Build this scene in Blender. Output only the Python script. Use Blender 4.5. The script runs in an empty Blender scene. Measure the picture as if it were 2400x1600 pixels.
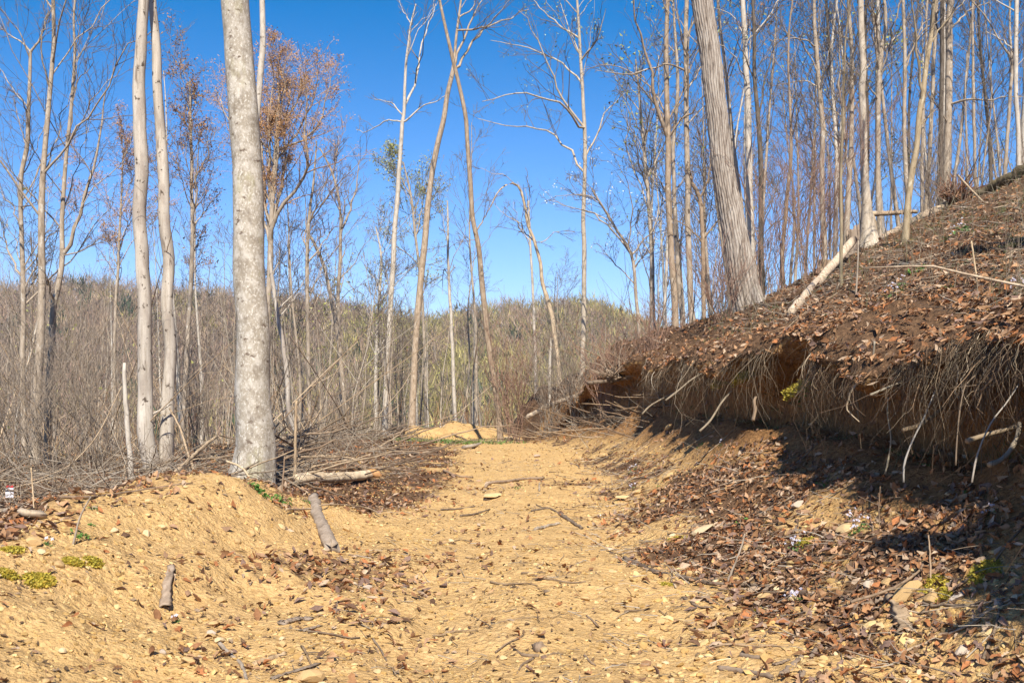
import bpy, math, numpy as np
from mathutils import Vector

# ------------------------------------------------------------------ camera, sky, sun, exposure
scene = bpy.context.scene
COL = scene.collection
F, CX, HV, H = 2333.0, 1200.0, 898.0, 1.55      # focal length and horizon of the photo, eye height
cam_d = bpy.data.cameras.new("camera")
cam_d.sensor_width = 36.0
cam_d.lens = F / 2400.0 * 36.0
cam_d.shift_y = (HV - 800.0) / 2400.0
cam_d.clip_start, cam_d.clip_end = 0.05, 3000.0
cam = bpy.data.objects.new("camera", cam_d)
cam.location = (0, 0, H)
cam.rotation_euler = (math.radians(90), 0, 0)
COL.objects.link(cam)
scene.camera = cam

SUN_EL, SUN_AZ = math.radians(47), math.radians(176)
world = bpy.data.worlds.new("World")
scene.world = world
world.use_nodes = True
wn = world.node_tree
sky = wn.nodes.new("ShaderNodeTexSky")
sky.sky_type = 'NISHITA'
sky.sun_disc = False
sky.sun_elevation, sky.sun_rotation = SUN_EL, SUN_AZ
sky.altitude = 300
sky.air_density, sky.dust_density, sky.ozone_density = 1.0, 0.3, 2.0
sp, cb = wn.nodes.new("ShaderNodeSeparateColor"), wn.nodes.new("ShaderNodeCombineColor")
wn.links.new(sky.outputs[0], sp.inputs[0])
for i_, (gain, off) in enumerate(((0.94, -1.42), (1.0, -0.93), (1.5, -1.8))):      # the photo's polarised, deeper blue
    ma = wn.nodes.new("ShaderNodeMath"); ma.operation = 'MULTIPLY_ADD'
    mx = wn.nodes.new("ShaderNodeMath"); mx.operation = 'MAXIMUM'
    wn.links.new(sp.outputs[i_], ma.inputs[0]); ma.inputs[1].default_value = gain; ma.inputs[2].default_value = off
    wn.links.new(ma.outputs[0], mx.inputs[0]); mx.inputs[1].default_value = 0.05
    wn.links.new(mx.outputs[0], cb.inputs[i_])
bg = wn.nodes["Background"]
wn.links.new(cb.outputs[0], bg.inputs[0])
bg.inputs[1].default_value = 0.086

sun_d = bpy.data.lights.new("sun", 'SUN')
sun_d.energy, sun_d.angle, sun_d.color = 5.0, math.radians(0.53), (1.0, 0.94, 0.84)
sun = bpy.data.objects.new("sun", sun_d)
Ldir = Vector((-math.sin(SUN_AZ) * math.cos(SUN_EL), -math.cos(SUN_AZ) * math.cos(SUN_EL), -math.sin(SUN_EL)))
sun.rotation_euler = Ldir.to_track_quat('-Z', 'Y').to_euler()
sun.location = (0, -20, 40)
COL.objects.link(sun)

vs = scene.view_settings
vs.view_transform, vs.look, vs.gamma, vs.exposure = 'Standard', 'None', 1.0, 0.72
vs.use_curve_mapping = False
scene.cycles.max_bounces = 5
scene.cycles.diffuse_bounces = 2
scene.cycles.transparent_max_bounces = 4

# ------------------------------------------------------------------ numpy helpers
def smooth(a, b, x):
    t = np.clip((x - a) / (b - a), 0, 1)
    return t * t * (3 - 2 * t)

def _hash(ix, iy, s):
    h = (ix.astype(np.int64) * 374761393 + iy.astype(np.int64) * 668265263 + s * 974634777) & 0xffffffff
    h = ((h ^ (h >> 13)) * 1274126177) & 0xffffffff
    return ((h ^ (h >> 16)) & 0xffff) / 65535.0

def vnoise(x, y, s=0):
    x, y = np.asarray(x, float), np.asarray(y, float)
    ix, iy = np.floor(x), np.floor(y)
    fx, fy = x - ix, y - iy
    fx, fy = fx * fx * (3 - 2 * fx), fy * fy * (3 - 2 * fy)
    a, b = _hash(ix, iy, s), _hash(ix + 1, iy, s)
    c, d = _hash(ix, iy + 1, s), _hash(ix + 1, iy + 1, s)
    return ((a + (b - a) * fx) * (1 - fy) + (c + (d - c) * fx) * fy) * 2 - 1

def fbm(x, y, f, oct=4, s=0, gain=0.5):
    r, a = 0, 1.0
    for o in range(oct):
        r = r + a * vnoise(x * f + 17.3 * o, y * f - 9.1 * o, s + o * 31)
        f, a = f * 2.03, a * gain
    return r

def nrm(v):
    return v / np.maximum(np.linalg.norm(v, axis=-1, keepdims=True), 1e-9)

def ip(y, ys, vs_):
    return np.interp(y, ys, vs_)

# ------------------------------------------------------------------ terrain: one height function for the whole place
YB = [2, 5, 6.6, 9.2, 14, 20, 25, 30, 34, 38]
def x_foot(y):  return ip(y, [2, 5, 8, 11, 15, 20, 26, 30, 36], [2.5, 2.2, 1.5, 1.35, 1.5, 1.55, 0.8, 0.1, -0.4]) + 0.16 * vnoise(y * 0.9, y * 0, 3)
def x_bank(y):  return ip(y, YB, [3.45, 3.4, 3.35, 3.3, 3.2, 2.8, 2.0, 1.1, 0.5, -0.2]) + 0.17 * vnoise(y * 0.8, y * 0 + 4.0, 5) + 0.09 * vnoise(y * 2.3, y * 0, 6)
def z_face(y):  return ip(y, YB, [.95, .95, .97, .92, .95, .78, .52, .27, .1, .0])
def z_lip(y):   return ip(y, YB, [1.86, 1.86, 1.90, 1.96, 1.78, 1.46, 1.08, .66, .3, .05]) + 0.06 * vnoise(y * 0.7, y * 0 + 9.0, 8) + .09 * vnoise(y * 1.7, y * 0 + 3.0, 9)

def crest_z(u):
    px = CX + F * u
    v = ip(px, [-900, -200, 0, 130, 300, 620, 800, 890, 1010, 1100, 1200, 1300, 1390, 1450, 1540, 1700, 2400],
           [690, 660, 668, 662, 672, 700, 712, 726, 738, 722, 708, 704, 708, 730, 770, 860, 980])
    return H + (HV - v) / F * 380.0 - 9.0

def height(x, y):
    x, y = np.asarray(x, float), np.asarray(y, float)
    yc = np.clip(y, 2, 60)
    xf, xb, zf, zl = x_foot(yc), x_bank(yc), z_face(yc), z_lip(yc)
    # track floor
    z = -0.5 * smooth(24, 34, yc) + 0.03 * fbm(x, y, 0.5, 2, 50)
    for (px, py, ph, sx, sy) in ((-3.9, 36.0, .42, .9, 1.3), (-2.1, 37.0, .38, .8, 1.4), (-1.1, 37.4, .36, .9, 1.2), (-2.6, 35.4, .22, 1.6, 1.0), (-3.0, 33.5, .15, .5, .5)):
        z = z + ph * np.exp(-((x - px) / sx) ** 2 - ((y - py) / sy) ** 2)
    z = z + .13 * fbm(x, y, 1.9, 4, 55) * smooth(33.5, 35, yc) * smooth(41, 38, yc)
    z = z - 0.07 * np.exp(-((x + 0.45) / .35) ** 2) * smooth(20, 6, y) - 0.04 * np.exp(-((x - 1.0) / .4) ** 2) * smooth(20, 8, y)
    # left verge: spoil berm, then a gentle fall to the valley
    hb = ip(yc, [2, 4, 7, 9.3, 10.6, 12.5], [.22, .3, .38, .5, .36, .0])
    xr = ip(yc, [2, 7, 9.5, 12], [-3.3, -3.3, -2.95, -3.2])
    z = z + .075 * fbm(x, y, 1.2, 3, 58) * smooth(-1.0, -2.2, x)
    z = z + hb * np.exp(-((x - xr) / np.where(x > xr, 1.15, 1.0)) ** 2)
    z = z + 0.22 * smooth(-1.4, -3.6, x) * smooth(30, 20, yc) - 0.055 * np.clip(-x - 4.5, 0, 40)
    dl = np.clip(yc - 27, 0, 60) * smooth(-3.2, -6, x)
    z = z - 0.16 * dl
    # right: leafy apron, undercut bank face, wooded slope
    t = np.clip((x - xf) / np.maximum(xb - xf, .2), 0, 1)
    apron = zf * t ** 1.35
    plane = 0.46 * x + 0.045 * yc - 0.03
    sh = zl + (0.95 + .75 * smooth(17, 21, yc)) * (x - xb - 0.2) + .06
    plane = plane + .45 * np.exp(-((yc - 25) / 4.0) ** 2) * smooth(5.5, 2.5, x)
    k = 0.35
    hmix = np.clip(0.5 + 0.5 * (sh - plane) / k, 0, 1)
    top = sh * (1 - hmix) + plane * hmix - k * hmix * (1 - hmix)
    top = np.maximum(top, apron)
    yr = np.where(x > 4, 19.8 + 0.5 * (x - 4), 19.8 + 5.5 * (4 - x))
    d = np.clip(yc - yr, 0, 40)
    top = top - np.where(d < 6, 0.035 * d * d, 0.035 * 36 + 0.42 * (d - 6))
    fo = .24 * smooth(17, 12, yc)
    wf = .42 * smooth(15, 22, yc)
    face = smooth(0.18 + fo - wf, 0.42 + fo + wf, x - xb)
    zr = apron * (1 - face) + np.maximum(top, -3) * face
    z = np.where(x > xf, z + zr + 0.085 * fbm(x, y, 1.0, 4, 60, .55) * smooth(xf, xf + 1.5, x), z)
    # far: valley and wooded hill
    rr = np.sqrt(x * x + y * y)
    u = np.clip(x / np.maximum(y, 1.0), -1.2, 1.2)
    val = -16.0 + 2 * fbm(x, y, .02, 2, 70)
    zz = val + (crest_z(u) + 16) * smooth(0.0, 1.0, (y - 120) / 270.0) * np.where(y > 0, 1, 0)
    zz = zz - np.clip(y - 400, 0, 400) * 0.12 + 3.0 * fbm(x, y, .012, 3, 71) * smooth(130, 260, y)
    z = z * (1 - smooth(44, 105, rr)) + zz * smooth(44, 105, rr)
    return z

def fine(x, y):
    """small relief of the loose dirt"""
    r = np.sqrt(x * x + y * y)
    a = 0.032 * fbm(x, y, 2.2, 3, 80) + 0.010 * fbm(x, y, 9.0, 2, 83, .6)
    return a * smooth(60, 15, r)

def ground(x, y):
    return height(x, y) + fine(np.asarray(x, float), np.asarray(y, float))

def gz(x, y):
    return float(ground(np.array([x]), np.array([y]))[0])

def pt(U, V, D):
    """point of the place seen at (U, V) in the photo, D metres ahead"""
    return np.array([(U - CX) / F * D, D, H - (V - HV) / F * D])

def hit(U, V, d0=2.5, d1=60):
    """where the sight line through (U, V) meets the ground"""
    d = np.exp(np.linspace(math.log(d0), math.log(d1), 900))
    x, z = (U - CX) / F * d, H - (V - HV) / F * d
    g = ground(x, d)
    i = np.argmax(g >= z)
    if not (g >= z).any():
        i = len(d) - 1
    return np.array([x[i], d[i], g[i]])

# ------------------------------------------------------------------ material masks
def litter(x, y):
    """share of the ground hidden by dead leaves"""
    xf, xb = x_foot(np.clip(y, 2, 60)), x_bank(np.clip(y, 2, 60))
    n = fbm(x, y, 0.8, 3, 90)
    n2 = fbm(x, y, 2.2, 2, 95)
    right = .95 * smooth(-0.4, .75, x - xf + 0.45 * n) * smooth(34, 29, y) * (1 - .45 * smooth(.0, .6, n2 + .3 * n) * smooth(1.5, .5, x - xf))
    bare = np.maximum(smooth(0.0, .45, n + 0.4 * n2) * smooth(0.9, 0.2, np.abs(x - xb + 0.55)) * 0.75, smooth(1.15, .5, xb - x) * smooth(11.5, 14, y + n) * smooth(25, 21, y) * .9)     # raw soil under the bank
    right = right * (1 - bare)
    hill = smooth(0.0, 0.35, x - xb)
    left = smooth(-2.8, -3.9, x + 0.5 * n) * smooth(2, 7, y + n) * .8
    left = np.maximum(left, smooth(10.2, 12.0, y + 0.5 * n) * smooth(-1.1, -2.2, x + .5 * n) * .75 * smooth(31, 27, y))
    edge = np.exp(-((x + 1.3 + 0.02 * y) / .75) ** 2) * smooth(5, 10, y) * smooth(28, 20, y) * smooth(-.45, .35, n + .35 * n2) * .85
    streak = (np.exp(-((y - 15.2 - .5 * x) / .8) ** 2) * .6 + np.exp(-((y - 10.6 - .25 * x) / .7) ** 2) * .35) * smooth(-.2, .5, n2) * smooth(-.6, 1.0, x)
    near = smooth(6.4, 4.2, y + .6 * x + n * .8) * 0 + np.exp(-((x + 1.15) / .5) ** 2) * smooth(8, 5, y) * smooth(0, .6, n2) * .4
    right2 = smooth(.8, 1.9, x + 0.5 * n + .25 * (5 - y)) * smooth(5.6, 4.4, y) * .75
    return np.clip(np.maximum.reduce([right, hill, left, edge, streak, near, right2]), 0, 1)

def face_mask(x, y):
    xb = x_bank(np.clip(y, 2, 60))
    return smooth(-1.0, -.15, x - xb) * smooth(.9, .66, x - xb) * smooth(36, 30, y)

# ------------------------------------------------------------------ mesh building
class MB:
    def __init__(s):
        s.v, s.q, s.t, s.c, s.n = [], [], [], [], 0
    def add(s, v, q=None, t=None, c=(1, 1, 1)):
        v = np.asarray(v, float).reshape(-1, 3)
        if q is not None and len(q): s.q.append(np.asarray(q, np.int64).reshape(-1, 4) + s.n)
        if t is not None and len(t): s.t.append(np.asarray(t, np.int64).reshape(-1, 3) + s.n)
        c = np.asarray(c, float)
        if c.ndim == 1: c = np.tile(c[None, :3], (len(v), 1))
        s.c.append(c); s.v.append(v); s.n += len(v)
    def mesh(s, name, mat, origin=(0, 0, 0), smooth_=True):
        me = bpy.data.meshes.new(name)
        v = np.concatenate(s.v) - np.asarray(origin, float)
        q = np.concatenate(s.q) if s.q else np.zeros((0, 4), np.int64)
        t = np.concatenate(s.t) if s.t else np.zeros((0, 3), np.int64)
        me.vertices.add(len(v)); me.vertices.foreach_set('co', v.astype(np.float32).ravel())
        me.loops.add(q.size + t.size)
        me.loops.foreach_set('vertex_index', np.concatenate([q.ravel(), t.ravel()]).astype(np.int32))
        me.polygons.add(len(q) + len(t))
        tot = np.concatenate([np.full(len(q), 4), np.full(len(t), 3)]).astype(np.int32)
        st = np.concatenate([[0], np.cumsum(tot)[:-1]]).astype(np.int32) if len(tot) else tot
        me.polygons.foreach_set('loop_start', st)
        me.polygons.foreach_set('loop_total', tot)
        me.polygons.foreach_set('use_smooth', np.full(len(tot), bool(smooth_)))
        c = np.concatenate(s.c)
        at = me.color_attributes.new('col', 'FLOAT_COLOR', 'POINT')
        at.data.foreach_set('color', np.concatenate([c, np.ones((len(c), 1))], 1).astype(np.float32).ravel())
        me.update(calc_edges=True)
        if mat: me.materials.append(mat)
        return me

def link(name, me, parent=None, loc=None, **props):
    o = bpy.data.objects.new(name, me)
    COL.objects.link(o)
    if parent is not None: o.parent = parent
    if loc is not None: o.location = [float(a) for a in loc]
    for k, v in props.items(): o[k] = v
    return o

def empty(name, loc, label, category, group=None):
    o = link(name, None, None, loc, label=label, category=category)
    o.empty_display_size = 0.1
    if group: o['group'] = group
    return o

def tubes(P, R, k=5, cap=False):
    """(N, m, 3) centre lines and (N, m) radii -> verts, quads, tris"""
    P, R = np.asarray(P, float), np.asarray(R, float)
    N, m, _ = P.shape
    T = nrm(np.gradient(P, axis=1))
    mean = nrm(P[:, -1] - P[:, 0])
    ref = np.where(np.abs(mean[:, 2:3]) > .8, np.array([[1., 0, 0]]), np.array([[0, 0, 1.]]))[:, None, :]
    Uv = nrm(ref - (ref * T).sum(-1, keepdims=True) * T)
    Vv = np.cross(T, Uv)
    a = np.arange(k) / k * 2 * math.pi
    ring = Uv[:, :, None, :] * np.cos(a)[None, None, :, None] + Vv[:, :, None, :] * np.sin(a)[None, None, :, None]
    v = P[:, :, None, :] + ring * R[:, :, None, None]
    i = np.arange(N)[:, None, None] * (m * k) + np.arange(m - 1)[None, :, None] * k
    j = np.arange(k)[None, None, :]
    j2 = (np.arange(k) + 1)[None, None, :] % k
    q = np.stack([i + j, i + j2, i + k + j2, i + k + j], -1).reshape(-1, 4)
    v = v.reshape(-1, 3)
    t = np.zeros((0, 3), int)
    if cap:
        base = N * m * k
        ends = np.concatenate([P[:, 0], P[:, -1]])
        tt = []
        for n_ in range(N):
            for e in (0, 1):
                c0 = base + e * N + n_
                s0 = n_ * m * k + (0 if e == 0 else (m - 1) * k)
                for jj in range(k):
                    a_, b_ = s0 + jj, s0 + (jj + 1) % k
                    tt.append((c0, b_, a_) if e == 0 else (c0, a_, b_))
        v = np.concatenate([v, ends]); t = np.array(tt)
    return v, q, t

def resample(p, n):
    """Catmull-Rom through the rows of p"""
    p = np.asarray(p, float)
    if len(p) == 2:
        s = np.linspace(0, 1, n)[:, None]
        return p[0] * (1 - s) + p[1] * s
    e = np.concatenate([[2 * p[0] - p[1]], p, [2 * p[-1] - p[-2]]])
    d = np.concatenate([[0], np.cumsum(np.linalg.norm(np.diff(p[:, :3], axis=0), axis=1))])
    s = np.linspace(0, d[-1], n)
    i = np.clip(np.searchsorted(d, s, 'right') - 1, 0, len(p) - 2)
    t = ((s - d[i]) / np.maximum(d[i + 1] - d[i], 1e-9))[:, None]
    a, b, c, g = e[i], e[i + 1], e[i + 2], e[i + 3]
    return 0.5 * ((2 * b) + (-a + c) * t + (2 * a - 5 * b + 4 * c - g) * t ** 2 + (-a + 3 * b - 3 * c + g) * t ** 3)

def grow(P, R, nper, tmin, lf, ang, m, up, rng, rf=.55, wander=.06, rmin=.0015, curve=.12, lmax=9, tpow=1.0, out=0.0):
    """side shoots of a batch of stems"""
    N, mm, _ = P.shape
    idx = np.repeat(np.arange(N), nper)
    C = len(idx)
    t = tmin + (1 - tmin) * rng.random(C) ** tpow
    f = t * (mm - 1)
    i = np.minimum(f.astype(int), mm - 2)
    w = (f - i)[:, None]
    pos = P[idx, i] * (1 - w) + P[idx, i + 1] * w
    tan = nrm(P[idx, i + 1] - P[idx, i])
    r0 = R[idx, i] * (1 - w[:, 0]) + R[idx, i + 1] * w[:, 0]
    plen = np.linalg.norm(np.diff(P, axis=1), axis=2).sum(1)[idx]
    L = np.minimum(plen * lf * (.5 + .8 * rng.random(C)) * (1.2 - .65 * t), lmax)
    rv = rng.normal(size=(C, 3))
    perp = nrm(rv - (rv * tan).sum(-1, keepdims=True) * tan)
    a = (ang * (.6 + .8 * rng.random(C)))[:, None]
    d = nrm(np.cos(a) * tan + np.sin(a) * perp + np.array([0, 0, up]))
    s = np.linspace(0, 1, m)
    wob = np.cumsum(rng.normal(size=(C, m, 3)) * wander, axis=1)
    wob -= wob[:, :1]
    Q = pos[:, None] + (d[:, None] * s[None, :, None] + wob * s[None, :, None]
                        + np.array([0, 0, 1.0]) * (curve * (rng.random(C) * 1.4 - .3))[:, None, None] * (s ** 2)[None, :, None]) * L[:, None, None]
    rr = np.maximum(r0 * rf * (.7 + .5 * rng.random(C)), rmin)
    Rr = np.maximum(rr[:, None] * (1 - .72 * s[None]), rmin * .7)
    return Q, Rr

# ------------------------------------------------------------------ materials
def mat(name):
    m = bpy.data.materials.new(name)
    m.use_nodes = True
    nt = m.node_tree
    b = nt.nodes["Principled BSDF"]
    b.inputs['Roughness'].default_value = .85
    b.inputs['Specular IOR Level'].default_value = .25
    return m, nt, b

def N(nt, typ, **kw):
    n = nt.nodes.new(typ)
    for k, v in kw.items():
        if hasattr(n, k): setattr(n, k, v)
        else: n.inputs[k].default_value = v
    return n

def noise(nt, co, scale, detail=4, rough=.55, sc3=None):
    if sc3 is not None:
        mp = N(nt, "ShaderNodeMapping")
        mp.inputs['Scale'].default_value = sc3
        nt.links.new(co, mp.inputs['Vector'])
        co = mp.outputs[0]
    n = N(nt, "ShaderNodeTexNoise", Scale=scale, Detail=detail, Roughness=rough)
    nt.links.new(co, n.inputs['Vector'])
    return n.outputs['Fac']

def ramp(nt, fac, stops):
    r = N(nt, "ShaderNodeValToRGB")
    el = r.color_ramp.elements
    while len(el) < len(stops): el.new(.5)
    for e, (p, c) in zip(el, stops):
        e.position = p
        e.color = (c[0], c[1], c[2], 1) if not isinstance(c, (int, float)) else (c, c, c, 1)
    nt.links.new(fac, r.inputs['Fac'])
    return r.outputs['Color']

def mix(nt, fac, a, b, mode='MIX'):
    m = N(nt, "ShaderNodeMix", data_type='RGBA', blend_type=mode)
    for sock, val in ((m.inputs['Factor'], fac), (m.inputs['A'], a), (m.inputs['B'], b)):
        pass
    fa, aa, bb = m.inputs[0], m.inputs[6], m.inputs[7]
    for sock, val in ((fa, fac), (aa, a), (bb, b)):
        if hasattr(val, 'is_linked') or isinstance(val, bpy.types.NodeSocket): nt.links.new(val, sock)
        elif isinstance(val, (int, float)): sock.default_value = val
        else: sock.default_value = (val[0], val[1], val[2], 1)
    return m.outputs[2]

def bump(nt, b, h, strength, dist):
    bp = N(nt, "ShaderNodeBump", Strength=strength, Distance=dist)
    nt.links.new(h, bp.inputs['Height'])
    nt.links.new(bp.outputs[0], b.inputs['Normal'])

def attr(nt, name='col'):
    a = N(nt, "ShaderNodeAttribute", attribute_name=name)
    return a.outputs['Color']

# ground: ochre dirt, leaf mould, raw soil, moss; mask in the vertex colours (R litter, G raw soil, B far wood floor)
def make_ground():
    m, nt, b = mat("ground_dirt")
    co = N(nt, "ShaderNodeTexCoord").outputs['Object']
    sep = N(nt, "ShaderNodeSeparateColor")
    nt.links.new(attr(nt), sep.inputs[0])
    n1, n2, n3 = noise(nt, co, 1.3, 5), noise(nt, co, 14, 6, .65), noise(nt, co, 70, 4, .7)
    dirt = ramp(nt, n2, [(.28, (.425, .258, .105)), (.45, (.578, .363, .15)), (.6, (.66, .434, .19)), (.78, (.73, .515, .26))])
    dirt = mix(nt, ramp(nt, n1, [(.35, 0.0), (.7, .55)]), dirt, (.595, .38, .148))
    dirt = mix(nt, ramp(nt, n3, [(.28, .75), (.42, 0.0)]), dirt, (.20, .11, .045))
    vo = N(nt, "ShaderNodeTexVoronoi", feature='F1', Scale=26.0, Randomness=1.0)
    wob = N(nt, "ShaderNodeVectorMath", operation='MULTIPLY_ADD')
    nz = N(nt, "ShaderNodeTexNoise", Scale=30.0, Detail=3.0)
    nt.links.new(co, nz.inputs['Vector'])
    nt.links.new(nz.outputs['Color'], wob.inputs[0]); wob.inputs[1].default_value = (.05, .05, .05)
    nt.links.new(co, wob.inputs[2]); nt.links.new(wob.outputs[0], vo.inputs['Vector'])
    gapmask = mix(nt, ramp(nt, noise(nt, co, 5, 4, .6), [(.45, .05), (.65, .6)]), (0, 0, 0), ramp(nt, vo.outputs['Distance'], [(.45, 0.0), (.72, 1.0)]))
    dirt = mix(nt, gapmask, dirt, (.24, .135, .055))
    soil = ramp(nt, n2, [(.3, (.13, .065, .026)), (.55, (.30, .155, .06)), (.8, (.42, .25, .11))])
    mould = ramp(nt, n2, [(.3, (.05, .031, .019)), (.5, (.14, .082, .045)), (.65, (.24, .14, .073)), (.8, (.36, .23, .13))])
    mould = mix(nt, ramp(nt, n3, [(.4, .0), (.6, .7)]), mould, (.10, .055, .03))
    far = ramp(nt, n2, [(.3, (.07, .05, .032)), (.7, (.14, .105, .06))])
    f1 = N(nt, "ShaderNodeMath", operation='ADD')
    n4 = noise(nt, co, 9, 4, .6)
    mm = N(nt, "ShaderNodeMath", operation='MULTIPLY_ADD')
    nt.links.new(n4, mm.inputs[0]); mm.inputs[1].default_value = 1.3; mm.inputs[2].default_value = -.65
    nt.links.new(sep.outputs[0], f1.inputs[0]); nt.links.new(mm.outputs[0], f1.inputs[1])
    fl = ramp(nt, f1.outputs[0], [(.3, 0.0), (.62, 1.0)])
    c = mix(nt, sep.outputs[1], dirt, soil)
    c = mix(nt, fl, c, mould)
    c = mix(nt, sep.outputs[2], c, far)
    nt.links.new(c, b.inputs['Base Color'])
    b.inputs['Roughness'].default_value = .95
    b.inputs['Specular IOR Level'].default_value = .1
    n5 = noise(nt, co, 38, 5, .7)
    hgt = mix(nt, .5, n2, n5)
    hgt = mix(nt, .22, hgt, ramp(nt, vo.outputs['Distance'], [(.1, 1.0), (.8, 0.0)]))
    bump(nt, b, hgt, 1.0, .055)
    return m
M_GROUND = make_ground()

def make_attr(name, rough=.8, jitter=.25, scale=30, trans=0.0, spec=.2):
    m, nt, b = mat(name)
    co = N(nt, "ShaderNodeTexCoord").outputs['Object']
    c = mix(nt, ramp(nt, noise(nt, co, scale, 4, .6), [(.3, 1 - jitter), (.7, 1 + jitter)]), (0, 0, 0), attr(nt))
    mm = N(nt, "ShaderNodeVectorMath", operation='MULTIPLY')
    nt.links.new(attr(nt), mm.inputs[0])
    nt.links.new(ramp(nt, noise(nt, co, scale, 4, .6), [(.3, 1 - jitter), (.7, 1.0)]), mm.inputs[1])
    nt.links.new(mm.outputs[0], b.inputs['Base Color'])
    b.inputs['Roughness'].default_value = rough
    b.inputs['Specular IOR Level'].default_value = spec
    if trans:
        b.inputs['Transmission Weight'].default_value = 0
        tr = N(nt, "ShaderNodeBsdfTranslucent")
        nt.links.new(mm.outputs[0], tr.inputs[0])
        ms = N(nt, "ShaderNodeMixShader")
        ms.inputs[0].default_value = trans
        nt.links.new(b.outputs[0], ms.inputs[1]); nt.links.new(tr.outputs[0], ms.inputs[2])
        nt.links.new(ms.outputs[0], nt.nodes["Material Output"].inputs[0])
    return m
M_LEAF = make_attr("dead_leaf", .95, .35, 60, .15, .05)
M_STONE = make_attr("stone", .95, .3, 25, 0, .1)
M_TWIG = make_attr("twig", .8, .3, 12)
M_GREEN = make_attr("green_leaf", .55, .3, 40, .25)

def make_bark(name, stops, zsc=.18, scale=14, blot=None, blotscale=6, fur=.5, dist=.012, ringmarks=0.0):
    m, nt, b = mat(name)
    co = N(nt, "ShaderNodeTexCoord").outputs['Object']
    n1 = noise(nt, co, scale, 6, .62, (1, 1, zsc))
    n2 = noise(nt, co, scale * 4, 4, .6, (1, 1, .5))
    c = ramp(nt, n1, stops)
    if blot:
        for (col, s_, lo, hi, zz) in blot:
            nb = noise(nt, co, s_, 4, .6, (1, 1, zz))
            c = mix(nt, ramp(nt, nb, [(lo, 0.0), (hi, 1.0)]), c, col)
    c = mix(nt, ramp(nt, n2, [(.25, .45), (.45, 0.0)]), c, (.07, .05, .035))
    mul = N(nt, "ShaderNodeVectorMath", operation='MULTIPLY')
    nt.links.new(c, mul.inputs[0]); nt.links.new(attr(nt), mul.inputs[1])
    nt.links.new(mul.outputs[0], b.inputs['Base Color'])
    b.inputs['Roughness'].default_value = .9
    b.inputs['Specular IOR Level'].default_value = .15
    bump(nt, b, mix(nt, .3, n1, n2), fur, dist)
    return m
M_BARK = {
 'snag': make_bark("bleached_wood", [(.25, (.26, .21, .16)), (.42, (.42, .36, .285)), (.7, (.57, .505, .42))], .07, 22,
                   [((.36, .30, .24), 5, .5, .62, .3), ((.10, .075, .055), 11, .61, .66, .8), ((.22, .175, .135), 16, .62, .68, .12)], .8, .016),
 'beech': make_bark("smooth_grey_bark", [(.25, (.24, .20, .15)), (.5, (.345, .295, .225)), (.75, (.45, .395, .315))], .6, 7,
                    [((.66, .61, .52), 42, .52, .68, .7), ((.54, .49, .41), 9, .48, .68, .8), ((.21, .17, .125), 6, .54, .70, .6), ((.15, .11, .08), 8, .62, .68, 1.4), ((.30, .27, .12), 2.2, .58, .75, .4)], .35, .010),
 'furrow': make_bark("furrowed_bark", [(.3, (.105, .075, .055)), (.45, (.32, .26, .205)), (.7, (.52, .455, .375))], .10, 24, None, 6, .9, .02),
 'tan': make_bark("tan_bark", [(.3, (.20, .15, .10)), (.5, (.37, .295, .215)), (.75, (.48, .40, .31))], .25, 18,
                  [((.52, .46, .37), 10, .6, .68, .5), ((.11, .08, .055), 5, .63, .7, .8)], .5, .010),
 'pale': make_bark("pale_bark", [(.3, (.33, .275, .21)), (.5, (.50, .435, .35)), (.75, (.60, .54, .45))], .3, 16,
                   [((.20, .16, .12), 7, .62, .68, 1.2)], .4, .008),
 'dark': make_bark("dark_bark", [(.3, (.055, .042, .032)), (.5, (.12, .095, .07)), (.75, (.22, .18, .14))], .25, 18, None, 6, .5, .010),
 'log': make_bark("weathered_log", [(.3, (.22, .175, .13)), (.5, (.40, .33, .25)), (.75, (.52, .45, .36))], .3, 14, None, 6, .5, .008),
}

# ------------------------------------------------------------------ ground sheets
def polar_sheet(rs, th):
    r, t = np.meshgrid(rs, th, indexing='ij')
    x, y = r * np.sin(t), r * np.cos(t)
    n, m = r.shape
    idx = np.arange(n * m).reshape(n, m)
    q = np.stack([idx[:-1, :-1], idx[:-1, 1:], idx[1:, 1:], idx[1:, :-1]], -1).reshape(-1, 4)[:, ::-1]
    return x.ravel(), y.ravel(), q

def sheet_obj(name, x, y, z, c, q, keep, **kw):
    q = q[keep]
    used, inv = np.unique(q, return_inverse=True)
    b = MB()
    b.add(np.stack([x, y, z], 1)[used], inv.reshape(-1, 4), None, c[used])
    return link(name, b.mesh(name, M_GROUND), kind='structure', **kw)

rs = np.exp(np.linspace(math.log(1.3), math.log(64), 540))
th = np.radians(np.linspace(-37, 37, 480))
x, y, q = polar_sheet(rs, th)
z = ground(x, y)
lit, fm = litter(x, y), face_mask(x, y)
far = np.maximum(smooth(38.5, 41, y), smooth(-6, -9, x))
c = np.stack([lit * (1 - fm), fm, far], 1)
qx, qy = x[q].mean(1), y[q].mean(1)
is_r = (qx > x_foot(np.clip(qy, 2, 60))) & (qy < 50)
is_l = ~is_r & ((qx < -4.3) | (qy > 39.5))
sheet_obj('dirt_track', x, y, z, c, q, ~is_r & ~is_l, label='ochre dirt track running between the spoil berm and the cut bank')
sheet_obj('wooded_slope', x, y, z, c, q, is_r, label='steep slope of dead leaves to the right of the track')
sheet_obj('forest_floor', x, y, z, c, q, is_l, label='brushy ground falling away to the left of the track')

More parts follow.
